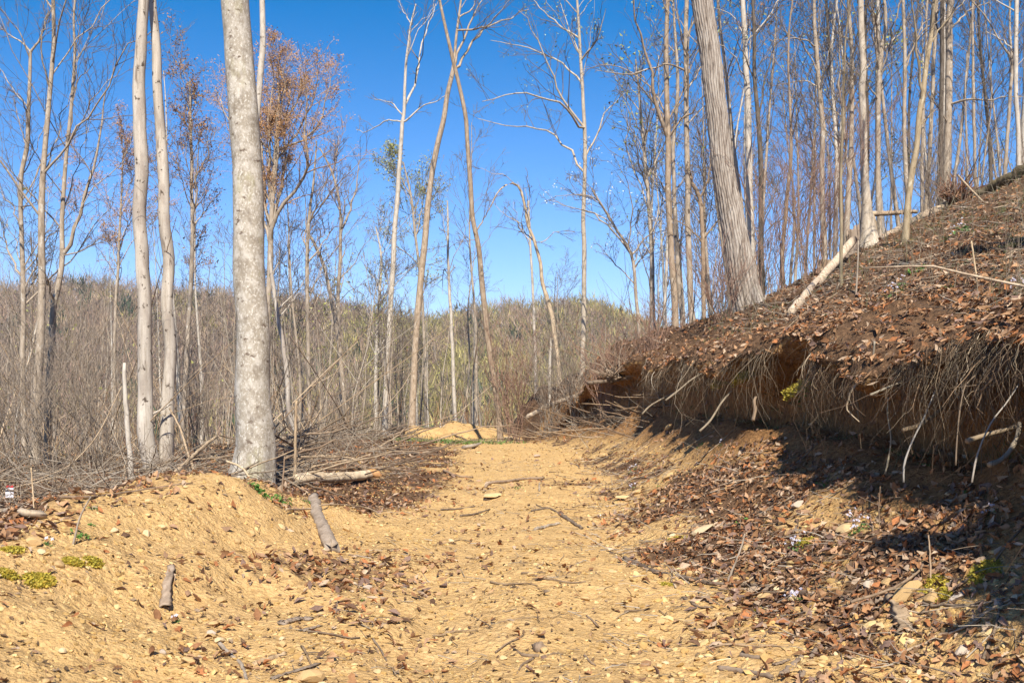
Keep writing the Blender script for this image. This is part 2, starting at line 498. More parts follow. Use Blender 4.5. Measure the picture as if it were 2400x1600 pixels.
rs2 = np.concatenate([[0.02], np.exp(np.linspace(math.log(.3), math.log(64), 70))])
th2 = np.radians(np.linspace(36, 324, 130))
x, y, q = polar_sheet(rs2, th2)
z = ground(x, y) - .02
lit = litter(x, y)
sheet_obj('ground', x, y, z, np.stack([lit, 0 * lit, smooth(-6, -9, x)], 1), q, np.ones(len(q), bool))
x, y, q = polar_sheet(np.exp(np.linspace(math.log(.05), math.log(1.35), 14)), np.radians(np.linspace(-37, 37, 40)))
sheet_obj('ground', x, y, ground(x, y) - .02, np.zeros((len(x), 3)), q, np.ones(len(q), bool))

rs3 = np.exp(np.linspace(math.log(62), math.log(620), 110))
th3 = np.radians(np.concatenate([np.linspace(-40, 40, 260), np.linspace(42, 318, 80)]))
th3 = np.append(th3, th3[0] + 2 * math.pi)
x, y, q = polar_sheet(rs3, th3)
z = height(x, y) - .05
cc = np.zeros((len(x), 3)); cc[:, 2] = 1
sheet_obj('valley_and_far_hill', x, y, z, cc, q, np.ones(len(q), bool))

# ------------------------------------------------------------------ cut bank: overhanging turf lip with hanging roots
rng = np.random.default_rng(11)
def overhang(y):
    p = ip(y, [2.6, 3.2, 14.5, 18, 21, 24.5, 29, 32], [0, 1, 1, .75, .55, .5, 0, 0])
    return p * np.clip(0.27 + 0.22 * vnoise(y * 1.15, y * 0 + 2, 21) + 0.15 * vnoise(y * 3.3, y * 0, 22), .03, .7) + .38 * np.exp(-((y - 4.5) / .45) ** 2)

ys = np.exp(np.linspace(math.log(2.6), math.log(32), 1100))
prof = []
xb, ov = x_bank(ys), overhang(ys)
zt = height(xb + .72, ys)
K = 16
rows = []
for k in range(K):
    f = k / (K - 1)
    if f < .45:                                    # top of the turf, from the slope out to the edge
        g = f / .45
        dx = 1.15 * (1 - g) - ov * g
        zz = np.where(dx > .70, height(xb + np.maximum(dx, .70), ys) + .012 * g * 3,
                      zt - .36 * (.70 - dx) - .25 * np.clip(.1 - dx, 0, 1) ** 2 + .03)
    else:                                          # rolled edge and underside
        g = (f - .45) / .55
        dx = -ov * np.cos(g * math.pi / 2) ** .8 + .58 * g
        edge = zt - .36 * (.70 + ov) - .25 * (.1 + ov) ** 2 + .03
        zz = edge - .05 * np.sin(np.minimum(g * 3, 1) * math.pi / 2) - .22 * g + .05 * g * ov
    zz = height(xb + dx, ys) - .05 + (zz - height(xb + dx, ys) + .05) * smooth(.02, .45, ip(ys, [14.5, 18, 21, 24.5, 29], [1, .75, .55, .5, 0]))
    nx, nz = fbm(ys, ys * 0 + k * .12, 2.6, 5, 33, .6), fbm(ys, ys * 0 + k * .14, 3.0, 5, 37, .6)
    amp = .085 * min(1, k / 4)
    rows.append(np.stack([xb + dx + nx * amp, ys, zz + nz * amp * .8], 1))
R_ = np.stack(rows, 0)
n, m = R_.shape[:2]
idx = np.arange(n * m).reshape(n, m)
q = np.stack([idx[:-1, :-1], idx[:-1, 1:], idx[1:, 1:], idx[1:, :-1]], -1).reshape(-1, 4)
cc = np.zeros((n, m, 3))
cc[:8, :, 0] = .8
cc[8:, :, 1] = 1
b = MB(); b.add(R_.reshape(-1, 3), q, None, cc.reshape(-1, 3))
BANK_O = (3.2, 9.0, 0.9)
bank = link('cut_bank', b.mesh('cut_bank', M_GROUND, BANK_O), None, BANK_O, kind='structure', label='undercut soil bank with a shaggy fringe of roots along the right of the track')

ROOTC = np.array([[.36, .26, .16], [.46, .36, .24], [.26, .17, .10], [.20, .13, .08], [.52, .44, .33]])
def hang_roots(n, lmin, lmax, rmin, rmax, m, rng, ylo=4.2, yhi=27):
    yy = np.exp(rng.uniform(math.log(ylo), math.log(yhi), n))
    keep = overhang(yy) > .16
    yy = yy[keep]; n = len(yy)
    dens = vnoise(yy * 3.1, yy * 0, 66) + .6 * vnoise(yy * 8, yy * 0, 67)
    yy = yy[dens + rng.normal(size=n) * .35 > -.45]; n = len(yy)
    ovv, xb_ = overhang(yy), x_bank(yy)
    u = rng.random(n) ** .8
    zt_ = height(xb_ + .72, yy)
    dx = .1 - (ovv + .13) * u
    x0 = xb_ + dx - .01
    z0 = zt_ - .36 * (.70 - dx) - .10 + .10 * rng.random(n)
    zfoot = height(x0 - .15, yy)
    L = np.minimum(lmin + (lmax - lmin) * rng.random(n) ** 2.4 * (.62 + .5 * vnoise(yy * 2.2, yy * 0, 68)), np.maximum(z0 - zfoot + .05, .15))
    s = np.linspace(0, 1, m)
    wob = np.cumsum(rng.normal(size=(n, m, 3)), 1) * .085 * np.array([1.0, 1.2, .4])
    out = -.30 * rng.random(n) ** 1.6
    side = rng.normal(size=n) * .4
    P = np.stack([x0[:, None] + (out[:, None] * np.sin(s * 2.2)[None]) * L[:, None] * 1.5, yy[:, None] + side[:, None] * s[None] * L[:, None],
                  z0[:, None] - s[None] ** 1.15 * L[:, None]], -1)
    P = P + wob * L[:, None, None] * s[None, :, None]
    R = (rmin + (rmax - rmin) * rng.random(n) ** 2.5)[:, None] * (1 - .65 * s[None])
    return P, R
P, R = hang_roots(230, .3, 1.1, .003, .012, 9, rng)
for i in range(len(P)):
    b = MB(); v, q, t = tubes(P[i:i + 1], R[i:i + 1], 5)
    b.add(v, q, None, ROOTC[rng.integers(5)] * rng.uniform(.8, 1.1))
    link('root', b.mesh('root', M_TWIG, P[i, 0]), bank, P[i, 0] - np.array(BANK_O))
def bankD(U, off):
    d = 8.0
    for _ in range(12): d = F * (float(x_bank(np.array([d]))[0]) - off) / (U - CX)
    return d
BIG = [([(2118, 1130), (2120, 1085), (2140, 1030), (2165, 980), (2192, 915)], 8, .62, (.60, .54, .46)),
       ([(2116, 1008), (2150, 998), (2180, 980), (2212, 952)], 17, .45, (.42, .30, .18)),
       ([(2266, 1034), (2300, 1022), (2352, 1008), (2395, 995)], 20, .45, (.46, .34, .21)),
       ([(2318, 1089), (2345, 1078), (2368, 1055), (2384, 1022), (2390, 990)], 20, .52, (.52, .42, .29)),
       ([(2278, 1130), (2288, 1075), (2308, 1020), (2330, 980), (2358, 945), (2388, 900)], 7, .66, (.58, .50, .40)),
       ([(2040, 925), (2075, 910), (2110, 895), (2150, 875)], 9, .4, (.50, .42, .30)),
       ([(2005, 858), (2000, 880), (2004, 905), (2010, 950), (2012, 985)], 7, .42, (.52, .44, .32)),
       ([(2050, 800), (2046, 840), (2042, 880), (2046, 915)], 7, .35, (.52, .44, .32)),
       ([(1640, 1010), (1665, 985), (1690, 945), (1715, 915)], 9, .4, (.50, .40, .27)),
       ([(1560, 938), (1590, 915), (1620, 890), (1650, 872)], 8, .35, (.48, .38, .26)),
       ([(1765, 985), (1770, 960), (1768, 940), (1772, 930)], 14, .4, (.46, .32, .2)),
       ([(1505, 970), (1525, 950), (1560, 930), (1590, 915)], 7, .3, (.46, .36, .24)),
       ([(2075, 1110), (2085, 1060), (2088, 1020), (2080, 970), (2082, 930)], 7, .45, (.48, .40, .27)),
       ([(2240, 1090), (2243, 1030), (2250, 960), (2262, 905), (2285, 880)], 6, .5, (.33, .24, .16))]
for pl, w, off, colr in BIG:
    D = bankD(pl[len(pl) // 2][0], off)
    A = np.array([pt(u_, v_, D + .04 * i) for i, (u_, v_) in enumerate(pl)])
    A = resample(A, 14)
    rr = np.linspace(1.0, .65, 14) * w * .68 / F * D / 2 * (1 + .18 * vnoise(np.arange(14) * .9, np.arange(14) * 0 + w, 77))
    b = MB(); v, q, t = tubes(A[None], rr[None], 7, True)
    b.add(v, q, t, np.array(colr) * .6)
    link('root', b.mesh('root', M_TWIG, A[0]), bank, A[0] - np.array(BANK_O), label='stout pale broken root' if w > 12 else 'long pale hanging root')
b = MB()
BR, BRr = grow(P, R, 5, .15, .5, .8, 6, -.5, rng, .6, .09, .0012, -.3)
v, q, t = tubes(BR, BRr, 4); b.add(v, q, None, np.repeat(ROOTC[rng.integers(0, 4, len(BR))] * rng.uniform(.4, .95, (len(BR), 1)), 24, 0))
P, R = hang_roots(12000, .10, 1.05, .0012, .0042, 6, rng)
v, q, t = tubes(P, R, 3)
cr = ROOTC[rng.integers(0, 4, len(P))] * rng.uniform(.2, .85, (len(P), 1))
b.add(v, q, None, np.repeat(cr, 6 * 3, 0))
link('root_fringe', b.mesh('root_fringe', M_TWIG, BANK_O), bank, (0, 0, 0), kind='stuff')

# ------------------------------------------------------------------ scatter of leaves, clods, twigs
def leaf_proto(rng):
    w = rng.uniform(.13, .30)
    lob = rng.random() < .6
    y_ = np.array([0, .14, .32, .5, .68, .86, 1.0])
    ww = (np.array([.03, .75, .38, 1.1, .5, .8, .03]) if lob else np.array([.03, .55, .9, 1.0, .8, .45, .02])) * w * rng.uniform(.8, 1.2, 7)
    fold, bend, twist = rng.uniform(-.3, 1.1), rng.uniform(-1.0, 1.2), rng.uniform(-1.3, 1.3)
    v = []
    for i in range(7):
        for sx in (-1, 0, 1):
            xx = sx * ww[i] * rng.uniform(.85, 1.15)
            zz = abs(xx) * fold + bend * (y_[i] - .5) ** 2 + twist * xx * (y_[i] - .5)
            v.append((xx, y_[i] - .5, zz))
    q = []
    for i in range(6):
        for j in range(2):
            a = i * 3 + j
            q.append((a, a + 1, a + 4, a + 3))
    v = np.array(v); v[:, 2] -= v[:, 2].mean()
    return v, np.array(q)
LEAVES = [leaf_proto(rng) for _ in range(14)]
def leaf_lo(rng):
    w, fo, be, tw_ = rng.uniform(.14, .30), rng.uniform(-.3, 1.1), rng.uniform(-1.0, 1.3), rng.uniform(-1.2, 1.2)
    v = np.array([(sx * w * ww * rng.uniform(.8, 1.2), yy - .5, abs(sx * w * ww) * fo + be * (yy - .5) ** 2 + tw_ * sx * w * ww * (yy - .5)) for yy, ww in ((0, .15), (.45, 1.0), (1, .12)) for sx in (-1, 0, 1)])
    return v, np.array([(0, 1, 4, 3), (1, 2, 5, 4), (3, 4, 7, 6), (4, 5, 8, 7)])
LEAVES_LO = [leaf_lo(rng) for _ in range(16)]
LEAFC = np.array([[.43, .225, .105], [.33, .165, .080], [.54, .315, .165], [.20, .115, .070], [.58, .42, .28], [.47, .195, .080], [.31, .20, .15], [.47, .285, .165]])

def rock_proto(rng, flat=.45):
    g = (1 + 5 ** .5) / 2
    v = np.array([(-1, g, 0), (1, g, 0), (-1, -g, 0), (1, -g, 0), (0, -1, g), (0, 1, g), (0, -1, -g), (0, 1, -g), (g, 0, -1), (g, 0, 1), (-g, 0, -1), (-g, 0, 1)], float)
    v = nrm(v) * rng.uniform(.62, 1.15, (12, 1)) * np.array([1, rng.uniform(.6, .95), flat * rng.uniform(.7, 1.2)])
    t = np.array([(0, 11, 5), (0, 5, 1), (0, 1, 7), (0, 7, 10), (0, 10, 11), (1, 5, 9), (5, 11, 4), (11, 10, 2), (10, 7, 6), (7, 1, 8), (3, 9, 4), (3, 4, 2), (3, 2, 6), (3, 6, 8), (3, 8, 9), (4, 9, 5), (2, 4, 11), (6, 2, 10), (8, 6, 7), (9, 8, 1)])
    return v, t
ROCKS = [rock_proto(rng) for _ in range(12)]

def normals(x, y, e=.06):
    gx = (height(x + e, y) - height(x - e, y)) / (2 * e)
    gy = (height(x, y + e) - height(x, y - e)) / (2 * e)
    return nrm(np.stack([-np.clip(gx, -1.2, 1.2), -np.clip(gy, -1.2, 1.2), np.ones_like(gx)], -1))

def frames(nv, rng, tilt):
    n = len(nv)
    nv = nrm(nv + rng.normal(size=(n, 3)) * tilt)
    a = rng.normal(size=(n, 3))
    xx = nrm(a - (a * nv).sum(-1, keepdims=True) * nv)
    yy = np.cross(nv, xx)
    return np.stack([xx, yy, nv], -1)                     # columns

def place(b, protos, pos, Rm, sc, colr, rng):
    k = rng.integers(0, len(protos), len(pos))
    for i, (pv, pf) in enumerate(protos):
        s_ = k == i
        if not s_.any(): continue
        v = np.einsum('nij,kj->nki', Rm[s_], pv) * sc[s_][:, None, None] + pos[s_][:, None]
        nn, kk = v.shape[:2]
        f = (pf[None] + (np.arange(nn) * kk)[:, None, None]).reshape(-1, pf.shape[1])
        cc = np.repeat(colr[s_], kk, 0)
        b.add(v.reshape(-1, 3), f if pf.shape[1] == 4 else None, f if pf.shape[1] == 3 else None, cc)

def scatter(n, rng, r0, r1, a0=-31, a1=31, power=1.0):
    r = np.exp(rng.uniform(0, 1, n) ** power * math.log(r1 / r0)) * r0
    t = np.radians(rng.uniform(a0, a1, n))
    return r * np.sin(t), r * np.cos(t)

# dead leaves
x, y = scatter(185000, rng, 3.6, 34)
p = litter(x, y)
bx = x - x_bank(y)
p = np.where((bx > -.2) & (bx < .42 + .24 * smooth(17, 12, y)), .15, p) * np.where(y > 13, .75, 1)
k = rng.random(len(x)) < p * np.where(x > 1, .95, .62) + .008 * (x > -3.5) * (x < 2)
x, y = x[k], y[k]
o = np.argsort(np.hypot(x, y)); x, y = x[o], y[o]
nl = len(x)
on_turf = (x - x_bank(y) > .1) & (x - x_bank(y) < 1.15)
pos = np.stack([x, y, ground(x, y) + rng.uniform(.004, .03, nl) + np.where(on_turf, .035, 0)], 1)
Rm = frames(normals(x, y), rng, .5)
sc = (.030 + .068 * rng.random(nl) ** 1.6) * (1 + .012 * y)
lc = LEAFC[rng.integers(0, 8, nl)] * rng.uniform(.65, 1.15, (nl, 1))
big = np.argsort(-(sc / y) * (rng.random(nl) * .3 + .7))[:240]
ib = np.zeros(nl, bool); ib[big] = True
lo = ~ib & (y > 6.2); hi = ~ib & (y <= 6.2)
b = MB(); place(b, LEAVES, pos[hi], Rm[hi], sc[hi], lc[hi], rng); place(b, LEAVES_LO, pos[lo], Rm[lo], sc[lo], lc[lo], rng)
kk_, jj_ = rng.integers(0, 12, 24000), (rng.random(24000) ** 1.3 * (m - 1)).astype(int)        # leaves and humus on the turf lip
tp = R_[kk_, jj_] + rng.normal(size=(24000, 3)) * np.array([.03, .03, .012]) + np.array([-.005, 0, .03])
place(b, LEAVES_LO, tp, frames(np.tile(np.array([[-.45, -.1, .88]]), (24000, 1)), rng, .42), (.03 + .075 * rng.random(24000) ** 1.6), LEAFC[rng.integers(0, 8, 24000)] * rng.uniform(.6, 1.15, (24000, 1)), rng)
link('leaf_litter', b.mesh('leaf_litter', M_LEAF), kind='stuff')
print('leaves', nl)
protos = []
LWORD = ['tan brown', 'brown', 'light tan', 'dark brown', 'pale buff', 'rust red', 'grey brown', 'tan brown']
for v, q in LEAVES:
    for j in range(4):
        ci = rng.integers(0, 8)
        bb = MB(); bb.add(v, q, None, LEAFC[ci] * rng.uniform(.8, 1.1))
        protos.append((bb.mesh('fallen_leaf', M_LEAF), LWORD[ci]))
from mathutils import Matrix
for i in big:
    me, wd_ = protos[rng.integers(len(protos))]
    on_dirt = litter(pos[i:i + 1, 0], pos[i:i + 1, 1])[0] < .3
    o = link('fallen_leaf', me, None, None, category='leaf',
             label='curled %s leaf lying loose on the bare ochre dirt near the camera' % wd_ if on_dirt else 'curled %s leaf in the leaf litter at lower right' % wd_,
             group='dead leaves loose on the dirt' if on_dirt else 'dead leaves in the litter at lower right')
    M3 = Matrix([[float(a) for a in r] for r in Rm[i]]).to_4x4()
    o.matrix_world = Matrix.Translation([float(a) for a in pos[i]]) @ M3 @ Matrix.Scale(float(sc[i]), 4)

# clods and gravel
DIRTC = np.array([[.595, .385, .15], [.645, .445, .19], [.525, .33, .12], [.675, .49, .225], [.445, .275, .10]])
x, y = scatter(90000, rng, 3.7, 41, power=1.15)
p = (1 - litter(x, y) * .8) * (x < x_bank(y) - .5) * np.where(y > 27, (x > -.14 * y) * (x < -.0), 1) * (.35 + .65 * smooth(-.3, .5, fbm(x, y, 1.1, 3, 120)))
p = p * np.where(np.abs(x - .1) < .9, .55, 1.0)
k = rng.random(len(x)) < p * .75
x, y = x[k], y[k]; n = len(x)
sc = (.005 + .020 * rng.random(n) ** 4.0 + .0006 * y) * np.where((x > .7) & (y < 8) & (rng.random(n) < .5), 1.9, 1.0)
pos = np.stack([x, y, ground(x, y) + sc * .12], 1)
Fr, Cg = frames(normals(x, y), rng, .3), DIRTC[rng.integers(0, 5, n)] * rng.uniform(.8, 1.1, (n, 1))
sm = sc / y < .0024
OCT = []
for _ in range(8):
    ov_ = np.array([(1, 0, 0), (0, 1, 0), (-1, 0, 0), (0, -1, 0), (0, 0, .5), (0, 0, -.5)], float) * rng.uniform(.6, 1.2, (6, 1)) + rng.normal(size=(6, 3)) * .15
    OCT.append((ov_, np.array([(0, 1, 4), (1, 2, 4), (2, 3, 4), (3, 0, 4), (1, 0, 5), (2, 1, 5), (3, 2, 5), (0, 3, 5)])))
b = MB(); place(b, ROCKS, pos[~sm], Fr[~sm], sc[~sm], Cg[~sm], rng); place(b, OCT, pos[sm], Fr[sm], sc[sm], Cg[sm], rng)
link('gravel', b.mesh('gravel', M_STONE, smooth_=False), kind='stuff')
# crumbs of bark and leaf pressed into the dirt
x, y = scatter(30000, rng, 3.7, 26)
p = (.25 + .75 * smooth(-.15, .5, fbm(x, y, .9, 3, 180))) * (x < x_foot(y) + 1) * (1 - .6 * litter(x, y))
k = rng.random(len(x)) < p * .34
x, y = x[k], y[k]; n_ = len(x)
b = MB(); place(b, LEAVES_LO, np.stack([x, y, ground(x, y) + .006], 1), frames(normals(x, y), rng, .3), rng.uniform(.012, .042, n_) * (1 + .03 * y), np.array([(.20, .125, .07), (.28, .17, .09), (.13, .085, .05), (.34, .24, .15)])[rng.integers(0, 4, n_)], rng)
link('bark_crumbs', b.mesh('bark_crumbs', M_LEAF), kind='stuff')
print('gravel', n)

# single stones, the larger ones
def fine_rock(rng, flat=.6, cuts=2):
    import bmesh
    bm = bmesh.new()
    bmesh.ops.create_icosphere(bm, subdivisions=2, radius=1)
    planes = nrm(rng.normal(size=(9, 3)) * np.array([1, 1, .8]))
    dd = rng.uniform(.42, .8, 9)
    for v in bm.verts:
        p = np.array(v.co)
        for nv, d in zip(planes, dd):
            e = p @ nv - d
            if e > 0: p = p - nv * e
        p = p * (1 + rng.normal() * .02) * np.array([1, .78, flat])
        v.co = p
    V_ = np.array([v.co[:] for v in bm.verts]); T_ = np.array([[v.index for v in f.verts] for f in bm.faces])
    bm.free()
    return V_, T_
def stone_meshes(cols, nn):
    out = []
    for i in range(nn):
        v, t = fine_rock(rng, rng.uniform(.34, .62))
        bb = MB(); bb.add(v, None, t, np.array(cols[i % len(cols)]))
        out.append(bb.mesh('stone', M_STONE, smooth_=False))
    return out
TAN = stone_meshes([(.62, .44, .22), (.56, .37, .17), (.66, .50, .29), (.50, .33, .15)], 10)
GREY = stone_meshes([(.50, .40, .30), (.60, .49, .37), (.46, .34, .24)], 6)
def put(me, p, s, name, label, category, group=None, yaw=None, tilt=.15, sink=.25, flat=1.0):
    o = link(name, me, None, (p[0], p[1], p[2] + s * .6 * (.5 - sink)), label=label, category=category)
    if group: o['group'] = group
    nv = normals(np.array([p[0]]), np.array([p[1]]))[0]
    o.rotation_mode = 'QUATERNION'
    o.rotation_quaternion = Vector((0, 0, 1)).rotation_difference(Vector(nv.tolist())) @ Matrix.Rotation(rng.uniform(0, 6.28) if yaw is None else yaw, 3, 'Z').to_quaternion()
    o.scale = (s, s, s * flat)
    return o
STONES = [  # U, V, width px, label, pool
 (1258, 1071, 20, 'pale cream stone alone on the far end of the bright dirt track', GREY),
 (1120, 1062, 16, 'yellow clod of earth at the far lip of the track beside the grass strip', TAN),
 (1415, 1072, 26, 'square tan stone at the foot of the bank beside dark soil', TAN),
 (1568, 1004, 24, 'tan stone perched on the bare soil slope below the root fringe', TAN),
 (1565, 1122, 34, 'pale flat stone in the leaves halfway up the apron', TAN),
 (1490, 1158, 26, 'pale stone beside lilac flowers at the edge of the track', TAN),
 (1455, 1172, 46, 'wide flat tan slab embedded at the right edge of the track', TAN),
 (1490, 1182, 20, 'small pale stone below the flat tan slab', TAN),
 (1640, 1255, 92, 'broad cream bedrock slab showing through the leaf litter', TAN),
 (1575, 1252, 26, 'upright tan stone to the left of the cream bedrock slab', TAN),
 (1870, 1188, 34, 'pale pinkish stone in the leaves below the bank', GREY),
 (1978, 1250, 46, 'angular cream stone beside the white flower clump', TAN),
 (2012, 1200, 18, 'small tan stone above the white flowers', TAN),
 (1788, 1408, 44, 'square cream stone above the right edge of the bright dirt', TAN),
 (2120, 1400, 84, 'big yellow tan boulder at lower right under the arching branch', TAN),
 (2178, 1415, 46, 'pale rounded stone right of the big yellow boulder', TAN),
 (2240, 1408, 44, 'pinkish tan stone standing in moss at lower right', GREY),
 (2035, 1375, 40, 'grey tan stone left of the big yellow boulder', GREY),
 (2075, 1370, 36, 'pale tan stone just behind the big yellow boulder', TAN),
 (2255, 1530, 44, 'flat grey tan stone among leaves in the lower right corner', GREY),
 (2310, 1490, 34, 'tan stone at the tip of the lower right shadow', TAN),
 (2055, 1475, 40, 'flat tan stone lying in gravel below the bark slab', TAN),
 (80, 1275, 50, 'yellow stone in front of the leaves at far left', TAN),
 (95, 1302, 30, 'pale stone touching the yellow stone at far left', TAN),
 (195, 1318, 26, 'white cream stone between two moss tufts at left', TAN),
 (800, 1512, 40, 'blocky cream clod by the sticks at bottom left of centre', TAN),
 (725, 1595, 70, 'pale clod of earth on the bottom edge left of the track', TAN),
 (660, 1237, 24, 'cream stone on the berm near the grey log', TAN),
 (440, 1555, 40, 'round tan clod on the bottom of the berm', TAN),
 (510, 1505, 34, 'tan clod upslope of the grey curved stick', TAN),
 (1150, 1170, 60, 'low yellow hump of dirt in the middle of the track', TAN),
 (862, 1380, 26, 'grey stone at the left rut of the track', GREY),
 (1000, 1450, 26, 'cream clod pressed into the middle of the track', TAN),
]
for (U, V, w, lab, pool) in STONES:
    p = hit(U, V)
    s = w / F * p[1] / 2 * 1.1
    put(pool[rng.integers(len(pool))], p, s, 'stone', lab, 'stone', None, rng.uniform(-.5, .5), sink=.1, flat=.75 if 'slab' not in lab and 'hump' not in lab else .35)
x, y = scatter(2600, rng, 3.9, 22)
p_ = (1 - litter(x, y)) * .25 + .55 * smooth(.9, .2, np.abs(x - x_foot(y) - .2)) + .12 * (x > x_foot(y))
k = (rng.random(len(x)) < p_) & (x < x_bank(y) - .3) & (np.abs(x) < .6 * y)
x, y = x[k], y[k]
sz = rng.uniform(.016, .05, len(x)) * np.clip(.6 + .05 * y, .6, 1.6)
o = np.argsort(-sz / y)[:230]
for i in o:
    side = 'right' if x[i] > .9 else ('left' if x[i] < -1.3 else 'mid')
    lab, gr = {'right': ('loose tan stone along the right foot of the bank', 'stones along the foot of the bank'),
               'left': ('tan clod on the loose dirt berm at left', 'clods on the berm'),
               'mid': ('small tan clod on the track surface', 'clods on the track')}[side]
    put(TAN[rng.integers(len(TAN))] if rng.random() < .95 else GREY[rng.integers(len(GREY))], (x[i], y[i], gz(x[i], y[i])), sz[i], 'stone', lab, 'stone', gr, sink=.15)

# ------------------------------------------------------------------ trees
def tri_tufts(pts, size, col, rng, b, n_each=1, jit=.05):
    """buds, young leaves, petals: small loose triangles"""
    P = np.repeat(pts, n_each, 0) + rng.normal(size=(len(pts) * n_each, 3)) * jit
    n = len(P)
    a, c = nrm(rng.normal(size=(n, 3))), nrm(rng.normal(size=(n, 3)))
    s = size * rng.uniform(.6, 1.4, (n, 1))
    v = np.stack([P, P + a * s, P + c * s * .8], 1)
    cc = np.array(col)[rng.integers(0, len(col), n)] * rng.uniform(.75, 1.2, (n, 1))
    b.add(v.reshape(-1, 3), None, np.arange(n * 3).reshape(-1, 3), np.repeat(cc, 3, 0))

def crown_mesh(P, R, rng, D, tw=(.17, .135, .105), n2=7, n3=5, n4=2, up=.25, l2=.42, l3=.42, tips=None, ang=.75, thick=1.0, origin=(0, 0, 0), jitc=.25):
    """branches, twigs and twiglets grown on the limbs P"""
    b = MB()
    rm = .00016 * D * thick
    P2, R2 = grow(P, R, n2, .22, l2, ang, 6, up, rng, .5, .06, rm * 1.6)
    cols = np.array(tw)
    def addt(P_, R_, k):
        v, q, t = tubes(P_, R_, k)
        cc = cols * rng.uniform(1 - jitc, 1 + jitc, (len(P_), 1))
        b.add(v, q, None, np.repeat(cc, P_.shape[1] * k, 0))
    addt(P2, R2, 4)
    P3, R3 = grow(P2, R2, n3, .2, l3, ang, 5, up * .8, rng, .55, .07, rm * 1.1)
    addt(P3, R3, 3)
    Pt = P3
    if n4:
        P4, R4 = grow(P3, R3, n4, .25, .45, ang, 3, up * .5, rng, .6, .06, rm * .8)
        addt(P4, R4, 3)
        Pt = P4
    if tips:
        for (frac, size, col, each, jit) in tips:
            e = np.concatenate([Pt[:, -1], Pt[:, Pt.shape[1] // 2]])
            e = e[rng.random(len(e)) < frac]
            if len(e): tri_tufts(e, size, col, rng, b, each, jit)
    return b

REDT = [(.8, .042, [(.54, .29, .12), (.60, .36, .155), (.46, .235, .11)], 2, .06)]
GRNT = [(.8, .060, [(.34, .36, .09), (.42, .42, .13), (.28, .30, .07)], 2, .10)]
GRNS = [(.35, .055, [(.42, .46, .20), (.36, .40, .14)], 1, .08)]
WHTT = [(.09, .045, [(.80, .80, .74), (.72, .74, .62)], 4, .05)]

